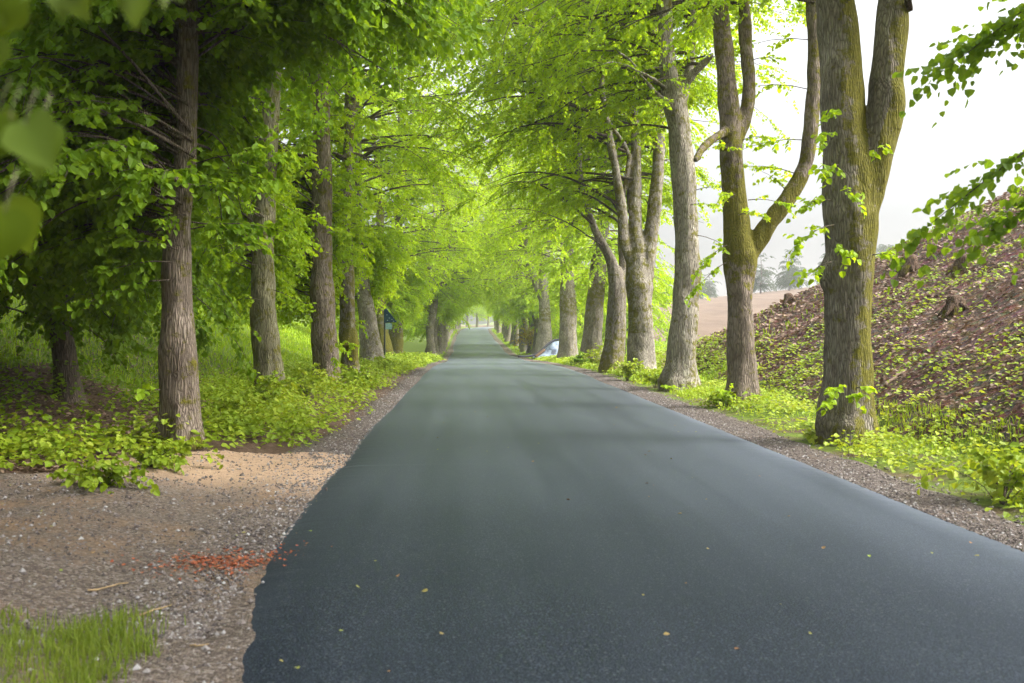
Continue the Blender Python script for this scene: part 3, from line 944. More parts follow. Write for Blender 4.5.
# R4: twin stems
b4 = at(641, 373); Y4 = b4[1]
m4, mr4 = px_stem([(641, 382, 36), (641, 368, 31), (641, 340, 28), (640, 310, 27), (639, 285, 29), (637, 255, 22), (635, 225, 15), (635, 190, 13), (636, 150, 12), (635, 110, 11), (632, 60, 10), (630, 0, 9)], Y4, b4)
s4b, r4b = px_stem([(643, 285, 18), (648, 255, 18), (653, 220, 15), (657, 180, 14), (659, 145, 13), (658, 110, 11), (655, 60, 10), (655, 10, 9)], Y4, b4, [0, 0, 0, 0, .1, .2, .3, .4])
s4c, r4c = px_stem([(634, 270, 10), (624, 240, 12), (621, 205, 11), (615, 165, 9), (607, 125, 8), (602, 85, 7)], Y4, b4, [0, -.1, -.2, -.3, -.4, -.5])
s4d, r4d = px_stem([(622, 200, 6), (628, 168, 6), (626, 148, 5), (600, 110, 5), (578, 78, 4)], Y4, b4, [0, -.1, -.2, -.6, -.9])
st4 = [finish(m4, mr4, 8, 17, rng), finish(s4b, r4b, 8, 16, rng), finish(s4c, r4c, 6, 11, rng), finish(s4d, r4d, 5)]
build_tree("lime_tree", "lime tree splitting into several upright stems beside a leafy verge shrub", "tree", b4, st4, BARK_PALE, LEAF_A,
           dict(n=115, arch=48, road=-1, zlo=lambda d: 8.8 if d[1] < .1 else 4.2, ztop=14.5, len=3.8, size=.082, twigs=9, k=9, sub=6,
                keep=tunnel_keep(b4, rng, extra=lambda X, Y, Z, l: (Z > 5.0) & ((X < 7.8) | (Z > 5.8)))),
           rng, .034, lambda co, no: .25 * (co[:, 2] > 1.2) + .2 * np.clip(-no[:, 0], 0, 1), "avenue lime trees", .2, .016, .05)

# R5: dark leaning
b5 = at(613, 372); Y5 = b5[1]
m5, mr5 = px_stem([(612, 380, 30), (612, 366, 26), (615, 340, 22), (617, 310, 21), (617, 285, 20), (613, 266, 13), (606, 250, 10), (599, 238, 9), (592, 222, 8), (584, 198, 8), (579, 170, 8), (577, 130, 8), (574, 85, 7), (572, 40, 6)], Y5, b5)
s5b, r5b = px_stem([(618, 300, 14), (624, 270, 13), (623, 240, 11), (621, 205, 10), (617, 160, 9), (612, 110, 7)], Y5, b5, [0, .2, .4, .6, .8, 1.0])
st5 = [finish(m5, mr5, 8, 16, rng), finish(s5b, r5b, 6, 16, rng)]
build_tree("lime_tree", "dark mossy lime trunk leaning over the road beside the twin-stemmed tree", "tree", b5, st5, BARK_GREY, LEAF_A,
           dict(n=115, arch=48, road=-1, zlo=lambda d: 8.8 if d[1] < .1 else 4.0, ztop=15, len=3.8, size=.082, twigs=9, k=9, sub=6, keep=tunnel_keep(b5, rng, extra=lambda X, Y, Z, l: (Z > 4.6))),
           rng, .034, lambda co, no: .42 * np.exp(-co[:, 2] / 1.2) + .12, "avenue lime trees", .12, .016, .04)

# R6, R7, R8
specs = [
    ("lime tree with a straight brown trunk standing by dark verge plants", (592, 363), [(591, 372, 32), (591, 358, 25), (593, 330, 21), (595, 300, 20), (598, 270, 18), (600, 245, 15), (604, 215, 13), (603, 180, 11), (600, 140, 9)], BARK_GREY, []),
    ("lime tree whose trunk hides part of the pale tarpaulin", (568, 359), [(568, 368, 28), (568, 355, 23), (568, 330, 19), (568, 300, 18), (567, 275, 14), (570, 240, 11), (573, 200, 9)], BARK_GREY, []),
    ("pale grey lime trunk just beyond the pale tarpaulin", (544, 357), [(544, 364, 25), (544, 352, 20), (545, 325, 14), (544, 300, 12), (543, 280, 11), (545, 250, 9), (548, 210, 7)], BARK_PALE,
     [[(543, 300, 9), (537, 285, 9), (532, 270, 8), (528, 255, 6), (524, 235, 5), (516, 210, 3)]]),
]
for (lab, bp, pts, bk, subs) in specs:
    bb = at(*bp); YY = bb[1]
    sts = [finish(*px_stem(pts, YY, bb), 6, 17.5, rng)]
    for sp in subs: sts.append(finish(*px_stem(sp, YY, bb), 5, 10, rng))
    build_tree("lime_tree", lab, "tree", bb, sts, bk, LEAF_A,
               dict(n=90, arch=44, low=14, lowz=2.6, road=-1, zlo=lambda d: 2.8 if d[0] > 0 else 4.6, ztop=17, len=3.9, size=.09, twigs=8, k=8, sub=6, keep=tunnel_keep(bb, rng, zmin_out=2.6)),
               rng, .04, lambda co, no: .12 + .3 * np.exp(-((co[:, 2] - 3) / .5) ** 2), "avenue lime trees", .2, .016, .05)

# ---- row on the left --------------------------------------------------
left = [
    ("brown speckled lime trunk at the edge of the gravel layby", (182, 447),
     [(182, 458, 50), (182, 440, 45), (181, 400, 42), (178, 350, 37), (176, 300, 33), (177, 250, 31), (181, 200, 27), (186, 150, 24), (187, 90, 23), (188, 40, 22), (189, -20, 20)], BARK_BROWN, [],
     lambda d: 4.4 if d[0] > .2 else 1.9, .08),
    ("greenish grey lime trunk leaning towards the brown trunk, leafy shrub at its foot", (271, 397),
     [(272, 404, 38), (271, 392, 33), (267, 350, 29), (263, 310, 28), (263, 260, 25), (265, 215, 22), (268, 170, 20), (271, 120, 19), (273, 60, 17)], BARK_GREEN,
     [[(264, 280, 12), (255, 250, 10), (250, 215, 8), (247, 180, 6)]], lambda d: 4.6 if d[0] > .2 else 2.0, .1),
    ("straight brown lime trunk, widest of the cluster beside the sign", (326, 384),
     [(327, 392, 36), (327, 378, 30), (325, 340, 28), (322, 300, 27), (321, 250, 25), (322, 200, 22), (322, 150, 20), (321, 100, 18), (320, 40, 16)], BARK_BROWN, [],
     lambda d: 4.2 if d[0] > .2 else 2.4, .12),
    ("gnarled lime trunk with a burl ring, close behind the widest brown trunk", (351, 379),
     [(351, 387, 24), (351, 375, 20), (350, 352, 18), (349, 345, 23), (348, 335, 19), (348, 310, 16), (347, 280, 18), (345, 250, 15), (346, 210, 13), (348, 160, 12), (350, 100, 11)], BARK_GREY, [],
     lambda d: 4.4 if d[0] > .1 else 2.6, .25),
    ("pale grey lime trunk with a broad flared foot near the sign", (373, 366),
     [(374, 374, 34), (373, 362, 28), (370, 340, 22), (366, 310, 18), (362, 280, 16), (358, 250, 14), (356, 210, 12), (357, 150, 11)], BARK_PALE, [],
     lambda d: 4.2 if d[0] > .1 else 2.6, .1),
    ("thin lime trunk with a mossy burl at its foot beside the sign post", (385, 360),
     [(386, 367, 16), (386, 355, 15), (385, 345, 15), (383, 330, 10), (381, 300, 10), (380, 260, 9), (380, 210, 8)], BARK_GREY, [],
     lambda d: 4.2 if d[0] > .1 else 2.8, .4),
    ("stout lime trunk standing behind the triangular sign board", (396, 359),
     [(396, 366, 20), (396, 354, 17), (396, 335, 16), (397, 310, 13), (399, 285, 10), (400, 260, 8), (398, 210, 8)], BARK_GREY, [],
     lambda d: 4.2 if d[0] > .1 else 2.8, .3),
    ("leaning dark lime trunk alone on the grassy verge beyond the sign", (431, 354),
     [(430, 360, 14), (431, 350, 12), (433, 335, 10), (436, 310, 9), (438, 290, 8), (441, 265, 7), (443, 230, 6)], BARK_DARK,
     [[(434, 325, 6), (433, 305, 5), (435, 280, 4)]], lambda d: 3.6 if d[0] > .1 else 2.6, .1),
]
rng = np.random.default_rng(23)
for k, (lab, bp, pts, bk, subs, zlo, ms) in enumerate(left):
    bb = at(*bp); YY = bb[1]
    sts = [finish(*px_stem(pts, YY, bb), 7, 17, rng)]
    for sp in subs: sts.append(finish(*px_stem(sp, YY, bb), 5, 9, rng))
    near = YY < 32
    shoots = []
    if k == 0:
        for (px, py, dx, dz, L, n_t) in [(172, 262, -.9, .1, .8, 12), (170, 280, -1, 0, .9, 12), (183, 185, .3, .3, .5, 8), (190, 190, .6, .2, .6, 8), (186, 215, -.2, .0, .5, 6), (160, 390, -.5, .2, .2, 3), (178, 250, -.6, .3, .8, 10)]:
            shoots.append((W(px, py, YY - .25, bb), (dx, -.6, dz), L, n_t, 6, .09))
    if k == 1:
        for (px, py, dx, dz, L, n_t) in [(262, 300, -.6, .2, .7, 9), (275, 255, .7, .0, .8, 10), (256, 265, -.8, .2, .9, 12), (274, 290, .9, -.2, .9, 11), (265, 230, .2, .2, .8, 12)]:
            shoots.append((W(px, py, YY - .3, bb), (dx, -.6, dz), L, n_t, 6, .085))
    if k == 2:
        for (px, py, dx, dz, L, n_t) in [(333, 340, .5, -.2, .5, 7), (332, 355, .3, -.2, .4, 7), (322, 180, .2, .2, .8, 12), (318, 150, -.3, .2, .8, 12)]:
            shoots.append((W(px, py, YY - .3, bb), (dx, -.6, dz), L, n_t, 6, .085))
    if k == 3:
        for (px, py, dx, dz, L, n_t) in [(350, 345, .2, .2, .4, 7), (355, 320, .5, -.2, .5, 6), (348, 235, .4, .3, .8, 12), (354, 215, .6, .1, .9, 12)]:
            shoots.append((W(px, py, YY - .25, bb), (dx, -.6, dz), L, n_t, 6, .085))
    if k < 4:
        Pm, Rm = sts[0]
        for _ in range((20, 13, 8, 6)[k]):
            zz = rng.uniform(2.3, 5.6) + .5 * k; i_ = int(np.argmin(np.abs(Pm[:, 2] - zz)))
            az = rng.choice([rng.uniform(-.9, .5), np.pi + rng.uniform(-.5, .9)]); dd_ = np.array([math.cos(az), math.sin(az), rng.uniform(-.1, .5)])
            shoots.append((Pm[i_] + dd_ * [Rm[i_], Rm[i_], 0] * .9, dd_, rng.uniform(.6, 1.4), 15, 7, .095))
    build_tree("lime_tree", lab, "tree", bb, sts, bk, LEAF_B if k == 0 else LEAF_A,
               dict(n=(115 if k == 0 else 78) if near else 66, arch=(40 if k == 0 else 28) if near else 38, low=(34 if k == 0 else 36 if k < 4 else 50), road=1, zlo=(lambda z_, k=k: (lambda d: max(z_(d), (5.4, 7.0, 7.5, 7.5, 7, 6, 6, 5)[k] if (d[1] < -.1 and d[0] > -.6) else 0)))(zlo), ztop=min(16, 3.2 + .33 * YY), len=3.7, size=(.098 if k == 0 else .086) if near else .09, twigs=9 if near else 8, k=9 if near else 8, sub=7, droop=.7,
                    keep=tunnel_keep(bb, rng, zmin_out=1.5, extra=(lambda X, Y, Z, l, bx=float(bb[0]), yy=float(YY): (X < .4 + .3 * (Z > 9)) & ((X < bx + .5) | (Z > .33 * yy + .9))) if YY < 32 else None)),
               rng, .028 if near else .04, (lambda m_: (lambda co, no: m_ + .15 * np.clip(no[:, 0], 0, 1) + .35 * np.exp(-((co[:, 2] - 1.0) / .4) ** 2) * (m_ > .2)))(ms),
               "avenue lime trees", .2, .016, .05 if ms < .2 else .08, shoots)

# ---- the trees just outside the frame whose branches hang into it -------
rng = np.random.default_rng(5)


def reach_tree(label, base, branches, rng, near_leaves=None, bark=BARK_GREY):
    P = np.array([[0, 0, -.4], [0, 0, .3], [.03, 0, 2], [0, .05, 4], [-.05, 0, 7], [0, 0, 12]], dtype=float)
    sts = [finish(P, np.array([.42, .33, .29, .27, .2, .08]), 8)]
    for bp in branches:
        bp = np.array(bp, dtype=float) - base
        Q = catmull(bp, 6)
        sts.append((Q, np.linspace(.035, .004, len(Q)) * (1 - .5 * np.linspace(0, 1, len(Q)))))
    root = empty("lime_tree", base); tag(root, label, "tree", "avenue lime trees")
    tm = MB()
    add_tube(tm, sts[0][0], sts[0][1], 18, True, .04, .3, 3)
    link("trunk", fuse(tm, .04, "trunk", None), bark, root)
    for s in sts[1:]:
        w = MB(); add_tube(w, s[0], s[1], 7, True)
        link("hanging_branch", w.mesh("hanging_branch"), BARK_DARK, root)
    wood, leaf = grow_branches(rng, sts[:1], dict(n=85, zlo=4.6, ztop=11.5, len=4.6, size=.13, twigs=9, k=9, sub=6,
                               keep=tunnel_keep(base, rng, extra=lambda X, Y, Z, l: (Y < 3.0) | (Z > 1.53 + .36 * Y + .5))))
    link("branches", wood.mesh("branches"), BARK_DARK, root)
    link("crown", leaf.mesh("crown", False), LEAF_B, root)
    return root, sts[1:]


bL = np.array([-3.9, 4.4, float(H(-3.9, 4.4))])
rootL, brL = reach_tree("lime tree whose blurred close leaves hang into the upper left corner", bL,
                        [[(-3.8, 4.3, 3.4), (-2.6, 3.0, 3.3), (-1.6, 1.9, 2.75), (-1.0, 1.42, 2.18), (-.72, 1.30, 2.03), (-.32, 1.25, 1.98)],
                         [(-1.0, 1.42, 2.18), (-.85, 1.34, 2.0), (-.68, 1.30, 1.85), (-.585, 1.27, 1.62)]], rng)
# individual blurred leaves, each hung under its twig
lm = MB(); lp = []
for (px, py, D_, sz, dx) in [(12, -5, 1.28, .075, -.1), (60, -22, 1.26, .06, .15), (70, -12, 1.26, .062, .4), (150, -28, 1.25, .062, .1), (165, -22, 1.25, .05, .6), (40, 128, 1.27, .078, .25), (10, 120, 1.28, .07, -.4), (5, 212, 1.27, .085, .1), (-20, 190, 1.28, .07, -.2), (100, -40, 1.25, .06, 0.2), (-5, 40, 1.3, .07, -.3)]:
    lp.append(((px - VX) / FPX * D_ - bL[0], D_ - bL[1], CAM_H + (VY - py) / FPX * D_ - bL[2], dx, sz))
lp = np.array(lp)
HO = np.array([[0, 0], [-.10, .14], [-.08, .30], [.06, .42], [.24, .47], [.42, .44], [.60, .35], [.76, .23], [.90, .10], [1.06, 0]])
for q_ in lp:
    for rep_ in range(2):
        lm = MB()
        p0 = q_[:3] + (0 if rep_ == 0 else np.array([rng.uniform(-.05, .03), rng.uniform(-.02, .04), rng.uniform(-.005, .03)]))
        D_ = nrm(np.array([q_[3] + rng.normal(0, .25), rng.normal(-.15, .25), -1.0]))
        N_ = nrm(np.array([.25, -1, .3]) + rng.normal(0, .45, 3)); S_ = nrm(np.cross(N_, D_)); N_ = np.cross(D_, S_)
        sz = q_[4] * rng.uniform(.7, .95)
        V_ = []
        for sg in (1, -1):
            for (a_, b_) in HO:
                w_ = b_ * sg * (1 + rng.normal(0, .05))
                V_.append(p0 + sz * (a_ * D_ + w_ * S_ + (abs(b_) * .32 - .22 * a_ ** 2) * N_))
        for a_ in np.linspace(0, 1.06, 10): V_.append(p0 + sz * (a_ * D_ - .22 * a_ ** 2 * N_))
        F_ = [[k_, k_ + 1, 21 + k_, 20 + k_] for k_ in range(9)] + [[10 + k_ + 1, 10 + k_, 20 + k_, 21 + k_] for k_ in range(9)]
        lm.add(np.array(V_), F_, attr=np.full(30, rng.uniform(.2, .9)))
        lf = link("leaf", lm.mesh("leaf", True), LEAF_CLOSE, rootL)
        st_ = MB(); add_tube(st_, np.array([p0, p0 + [.004, 0, .02], p0 + [.012, .005, .045]]), [.0012, .0010, .0009], 5)
        link("leaf_stalk", st_.mesh("leaf_stalk"), BARK_GREEN, lf)

bR = np.array([5.9, 5.0, float(H(5.9, 5.0))])
rootR, brR = reach_tree("lime tree whose leafy sprays hang against the white sky in the upper right corner", bR,
                        [[(5.9, 5.0, 4.6), (5.5, 6.2, 4.7), (4.9, 7.2, 4.35), (4.3, 7.6, 3.95), (3.65, 7.7, 3.45)],
                         [(5.9, 5.0, 3.9), (5.4, 6.2, 3.85), (4.7, 7.2, 3.2), (4.1, 7.6, 2.75), (3.45, 7.7, 2.22)],
                         [(5.9, 5.0, 3.6), (5.4, 6.3, 3.3), (4.8, 7.3, 2.75), (4.35, 7.7, 2.42), (3.95, 7.8, 2.2)],
                         [(5.9, 5.0, 4.3), (5.3, 6.3, 4.3), (4.6, 7.3, 3.9), (4.1, 7.7, 3.75), (3.75, 7.8, 3.6)]], rng)
for (Q, r_), n_t in zip(brR, (34, 40, 34, 30)):
    ft = rng.uniform(.45, 1, n_t) * (len(Q) - 1); i0 = np.minimum(ft.astype(int), len(Q) - 2)
    B = Q[i0] + (Q[i0 + 1] - Q[i0]) * (ft - i0)[:, None]
    bd = nrm(Q[i0 + 1] - Q[i0])
    D = nrm(bd + rng.normal(0, .45, (n_t, 3)) + np.array([-.2, 0, .12]))
    hs_ = MB(); add_leaves(hs_, *twig_leaves(rng, B, D, rng.uniform(.25, .5, n_t), 9, .075))
    link("spray_foliage", hs_.mesh("spray_foliage", False), LEAF_SPRAY, rootR)

# ---- repeated trees: far avenue, second row, distant wood -------------------
rng = np.random.default_rng(77)
PROTO = {}


def proto_avenue(seed, op=False):
    """generic avenue tree, the road lies towards local +x"""
    r = np.random.default_rng(seed)
    h = r.uniform(16, 18.5)
    P = np.array([[0, 0, -.5], [0, 0, .2], [r.normal(0, .08), r.normal(0, .05), 2], [r.normal(.1, .15), r.normal(0, .15), 4.2], [r.normal(.15, .2), r.normal(0, .2), 7], [.2, 0, 11], [.1, 0, h]])
    sts = [finish(P, np.array([.45, .36, .29, .26, .2, .12, .04]), 7)]
    for k in range(3):
        z0 = r.uniform(2.6, 4.5); az = r.uniform(-1.2, 1.2) + (0 if k else 0)
        d = np.array([math.cos(az), math.sin(az), 0])
        Q = np.array([[0, 0, z0], d * .5 + [0, 0, z0 + .8], d * 1.1 + [0, 0, z0 + 2.2], d * 1.6 + [0, 0, z0 + 4.5], d * 1.9 + [0, 0, z0 + 7]])
        sts.append(finish(Q, np.array([.12, .13, .11, .08, .04]), 5))
    def keep(Pp, leafs):
        u = np.abs(Pp[:, 0] - 4.8); z = Pp[:, 2]
        zm = np.interp(u, [0, 2.0, 3.0, 3.8, 5.0, 7.0], [4.7, 4.2, 3.4, 2.4, 1.7, 1.4])
        zm = zm + .4 * vnoise(Pp[:, 0] * .6, Pp[:, 1] * .6, seed) + (r.uniform(-.3, .3, len(Pp)) if leafs else 0)
        return (z > zm) & (Pp[:, 0] < 8)
    tm = MB()
    for k, (p, rr) in enumerate(sts): add_tube(tm, p, rr, 14, True, .05, .25 if k == 0 else 0, seed + k)
    tmesh = fuse(tm, .06, "trunk", lambda co, no: .15 + 0 * co[:, 0])
    w, l = grow_branches(r, sts, dict(n=46 if op else 66, arch=14 if op else 26, low=14 if op else 22, road=1, zlo=1.8, ztop=h - .8, len=4.0, size=.105, twigs=8, k=8, sub=6, droop=.55, keep=keep))
    return tmesh, w.mesh("branches"), l.mesh("crown", False)


def proto_under(seed, h=7.5, thick=.14):
    """second-row tree leafy almost to the ground"""
    r = np.random.default_rng(seed)
    P = np.array([[0, 0, -.4], [0, 0, .4], [r.normal(0, .1), 0, 2], [r.normal(0, .25), r.normal(0, .2), 4], [0, 0, h]])
    sts = [finish(P, np.array([thick * 1.3, thick, thick * .85, thick * .6, .03]), 6)]
    for k in range(3):
        az = r.uniform(0, 6.3); d = np.array([math.cos(az), math.sin(az), 0]); z0 = r.uniform(.5, 2)
        sts.append(finish(np.array([[0, 0, z0], d * .5 + [0, 0, z0 + .9], d * .9 + [0, 0, z0 + 2.4], d * 1.3 + [0, 0, z0 + 4]]), np.array([.05, .05, .04, .02]), 5))
    tm = MB()
    for k, (p, rr) in enumerate(sts): add_tube(tm, p, rr, 10, True, .05, .2 if k == 0 else 0, seed + k)
    tmesh = tm.mesh("trunk")
    a_ = tmesh.attributes.new("moss", 'FLOAT', 'POINT')
    w, l = grow_branches(r, sts, dict(n=85, zlo=1.0, ztop=h - .3, len=2.9, size=.10, twigs=8, k=8, sub=6, droop=.6, keep=lambda Pp, lf: Pp[:, 2] > .35))
    return tmesh, w.mesh("branches"), l.mesh("crown", False)


def place_proto(key, maker, loc, rzv, sc, name, label, cat, group, bark, leafm):
    if key not in PROTO:
        t_, w_, l_ = maker()
        root = empty(name, loc, rzv); root.scale = (sc, sc, sc)
        link("trunk", t_, bark, root); link("branches", w_, BARK_DARK, root); link("crown", l_, leafm, root)
        PROTO[key] = root
    else:
        root = copy_thing(PROTO[key], loc, rzv, sc)
    return tag(root, label, cat, group)


# far avenue, both sides
for side in (-1, 1):
    y = 74.0 if side < 0 else 80.0
    while y < 232:
        off = 3.7 if side < 0 else 4.2
        x = float(cx(y)) + side * (off + rng.normal(0, .15))
        if y > 222 and side > 0:
            y += 8; continue
        lab = ("distant lime tree merging into the green tunnel along the bank side of the road" if side > 0
               else "distant lime tree merging into the green tunnel along the sign side of the road")
        v_ = int(rng.integers(0, 3))
        far = y > 92
        place_proto(f"av{v_}{'open' if far else ''}", lambda s=v_, f=far: proto_avenue(100 + s, f), (x, y, float(H(x, y))), (0 if side < 0 else np.pi) + rng.normal(0, .25), rng.uniform(.92, 1.08),
                    "lime_tree", lab, "tree", "far avenue trees on the bank side" if side > 0 else "far avenue trees on the sign side", BARK_GREY, LEAF_A)
        y += rng.uniform(6.0, 8.0) * (1.0 if y < 110 else 1.45)
# trees closing the bend
for (px, Y) in ((467, 262), (477, 268), (488, 290)):
    x = (px - VX) / FPX * Y
    place_proto(f"av{px % 3}open", lambda s=px % 3: proto_avenue(100 + s, True), (x, Y, float(H(x, Y))), rng.uniform(0, 6), 1.0, "lime_tree", "small far lime tree closing the view where the road bends", "tree", "trees at the bend", BARK_GREY, LEAF_A)

# second row on the left, leafy to the ground
bS = at(67, 452)
place_proto("un9", lambda: proto_under(309, 8, .20), (-6.3, 16.4, float(H(-6.3, 16.4))), 1.0, 1.0, "understory_tree", "young tree with a thin dark trunk behind the brown speckled trunk", "tree", "second row of young trees", BARK_DARK, LEAF_DK)
spots = []
for y in np.arange(7.5, 15.5, 2.8): spots.append((-8.4 - .1 * (y - 7) + rng.normal(0, .4), y))
for y in np.arange(17, 60, 5.5): spots.append((-17.5 + rng.normal(0, .6), y))
for y in np.arange(8, 20, 4): spots.append((-13.5 + rng.normal(0, .8), y))
for y in np.arange(12, 190, 6.5): spots.append((-24 + rng.normal(0, 1.2), y))
for y in np.arange(20, 190, 9): spots.append((-31 + rng.normal(0, 1.2), y))
for (x, y) in spots:
    v_ = int(rng.integers(0, 3))
    sc = rng.uniform(.85, 1.2) * (1.15 if x < -12 else 1) * (1.35 if x < -17.5 else 1) * (1.3 if x < -28 else 1)
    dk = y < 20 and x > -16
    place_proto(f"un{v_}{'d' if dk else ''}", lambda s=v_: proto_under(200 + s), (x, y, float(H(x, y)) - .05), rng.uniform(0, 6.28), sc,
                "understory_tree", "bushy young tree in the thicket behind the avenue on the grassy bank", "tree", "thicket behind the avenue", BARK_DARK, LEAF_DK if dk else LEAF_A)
# leafy trees behind the right row, further on
for (x, y) in ((11.5, 72), (10.5, 84), (12, 97), (10.8, 112), (12, 130), (11.5, 150), (12.5, 172)):
    place_proto(f"un{int(rng.integers(0, 3))}", None, (x, y, float(H(x, y)) - .05), rng.uniform(0, 6.28), rng.uniform(1.0, 1.3), "understory_tree",
                "bushy tree between the far avenue and the brown field", "tree", "bushes at the field edge", BARK_DARK, LEAF_A)
# far wood beyond the field
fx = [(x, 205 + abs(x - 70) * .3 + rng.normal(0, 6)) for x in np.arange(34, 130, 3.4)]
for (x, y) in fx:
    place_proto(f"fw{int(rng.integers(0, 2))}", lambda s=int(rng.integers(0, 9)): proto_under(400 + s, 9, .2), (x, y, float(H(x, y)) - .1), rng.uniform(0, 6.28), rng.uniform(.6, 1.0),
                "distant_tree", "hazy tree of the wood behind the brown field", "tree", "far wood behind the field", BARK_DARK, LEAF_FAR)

# ------------------------------------------------------------------ ground plants
rng = np.random.default_rng(31)


def plant_clumps(rng, X, Y, h, n_leaf, size, spread):
    """low leafy plants: leaves on short stems round each spot"""
    m = len(X)
    Z = H(X, Y)
    B = np.stack([X, Y, Z], -1)
    n = n_leaf
    off = rng.normal(0, 1, (m, n, 2)) * spread[:, None, None]
    hh = h[:, None] * rng.uniform(.25, 1.1, (m, n)) * np.exp(-(off ** 2).sum(-1) / (2 * (spread[:, None] * 1.6) ** 2))
    P = np.stack([B[:, 0:1] + off[..., 0], B[:, 1:2] + off[..., 1], 0 * hh], -1).reshape(-1, 3)
    P[:, 2] = H(P[:, 0], P[:, 1]) + hh.ravel() + .02
    a_ = np.arctan2(off[..., 1], off[..., 0]).ravel() + rng.normal(0, .7, m * n)
    D = np.stack([np.cos(a_), np.sin(a_), rng.normal(-.2, .25, m * n)], -1)
    Nn = np.stack([rng.normal(0, .35, m * n), rng.normal(-.15, .35, m * n), np.ones(m * n)], -1)
    S = (size[:, None] * rng.uniform(.6, 1.2, (m, n))).ravel()
    return P, D, Nn, S, np.clip(np.repeat(rng.uniform(0, .6, m), n) + rng.uniform(0, .4, m * n), 0, 1)


def undergrowth(name, label, n, ur, yr, hs2, nl, sz, sp, dens, mat=LEAF_WEED, ypow=1.6):
    y = yr[0] + (yr[1] - yr[0]) * rng.uniform(0, 1, n) ** ypow
    u = rng.uniform(ur[0], ur[1], n)
    x = cx(np.minimum(y, 235)) + u
    k = rng.uniform(0, 1, n) < dens(x, y, u)
    x, y = x[k], y[k]
    mb_ = MB()
    sc = np.clip(y / 30, 1, 2.6)
    add_leaves(mb_, *plant_clumps(rng, x, y, rng.uniform(hs2[0], hs2[1], len(x)), nl, sz * sc, sp * np.ones(len(x)) * np.sqrt(sc)))
    o = link(name, mb_.mesh(name, False), mat)
    return tag(o, label, "plants", None, "stuff")


# left verge
def dl(x, y, u):
    d = .5 + .9 * fbm(x * .6, y * .35, 51)
    d = np.where(layby_inside(x, y - .25) | layby_inside(x, y), 0, d)
    d = np.where((y < 11.5) & (u > -4.4), 0, d)
    d = np.where((u > -3.25 - .15 * vnoise(y, y * 0, 3)), 0, d)
    d = np.where((u > -4.0) & (y < 17), d * smooth01((y - 11.7) / 2), d)
    d = np.where((y > 12.2) & (y < 16) & (u < -4.9) & (u > -7.5), d * .15, d)
    return d


undergrowth("verge_undergrowth", "bright green leafy undergrowth along the tree side of the gravel shoulder", 4400, (-6.8, -3.0), (8, 70), (.12, .42), 22, .075, .13, dl)
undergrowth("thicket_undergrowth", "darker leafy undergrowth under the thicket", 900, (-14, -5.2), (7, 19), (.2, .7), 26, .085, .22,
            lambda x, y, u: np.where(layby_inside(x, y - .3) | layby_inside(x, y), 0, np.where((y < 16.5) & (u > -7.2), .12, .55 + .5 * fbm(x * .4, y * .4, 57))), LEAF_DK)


def dr(x, y, u):
    d = .62 + .8 * fbm(x * .7, y * .4, 61)
    return np.where(u < 3.35 + .15 * vnoise(y * 1.3, y * 0, 63), 0, d * np.clip(1.6 - (u - 3.3) / 3.2, .25, 1))


undergrowth("bank_foot_undergrowth", "yellow-green weeds along the foot of the leaf-covered bank", 3400, (3.2, 6.6), (6, 75), (.06, .24), 16, .065, .12, dr)


def db(x, y, u):
    return np.clip(.02 + 1.5 * fbm(x * .3, y * .3, 67) + .22 * smooth01((8.5 - u) / 5), 0, 1) * (bank_h(x, y) > .05)


undergrowth("bank_weeds", "scattered yellow-green weeds growing through dead leaves on the bank", 3000, (4.8, 22), (8, 50), (.06, .30), 22, .075, .17, db, LEAF_WEED, 1.2)

# dead leaves lying on the bank and under the trees
mb = MB()
n = 85000
y = 6 + 44 * rng.uniform(0, 1, n) ** 1.35; x = 6.0 + 17 * rng.uniform(0, 1, n)
k = bank_h(x, y) > .02; x, y = x[k], y[k]; n = len(x)
P = np.stack([x, y, H(x, y) + .012 + rng.uniform(0, .03, n)], -1)
a_ = rng.uniform(0, 6.28, n)
add_leaves(mb, P, np.stack([np.cos(a_), np.sin(a_), rng.normal(0, .3, n)], -1), np.stack([rng.normal(-.25, .4, n), rng.normal(0, .4, n), np.ones(n)], -1), rng.uniform(.03, .10, n) * np.clip(y / 22, .8, 1.7), rng.uniform(0, 1, n))
tag(link("bank_leaf_litter", mb.mesh("bank_leaf_litter", False), LITTER), "brown dead leaves covering the embankment", "dead leaves", None, "stuff")
mb = MB()
n = 9000
y = 10 + 20 * rng.uniform(0, 1, n) ** 1.3; x = rng.uniform(-9, -3.4, n)
k = ~layby_inside(x, y); x, y = x[k], y[k]; n = len(x)
P = np.stack([x, y, H(x, y) + .01 + rng.uniform(0, .02, n)], -1); a_ = rng.uniform(0, 6.28, n)
add_leaves(mb, P, np.stack([np.cos(a_), np.sin(a_), rng.normal(0, .2, n)], -1), np.stack([rng.normal(0, .3, n), rng.normal(0, .3, n), np.ones(n)], -1), rng.uniform(.04, .08, n), rng.uniform(0, 1, n))
tag(link("verge_leaf_litter", mb.mesh("verge_leaf_litter", False), LITTER), "brown dead leaves on bare soil around the speckled trunk", "dead leaves", None, "stuff")

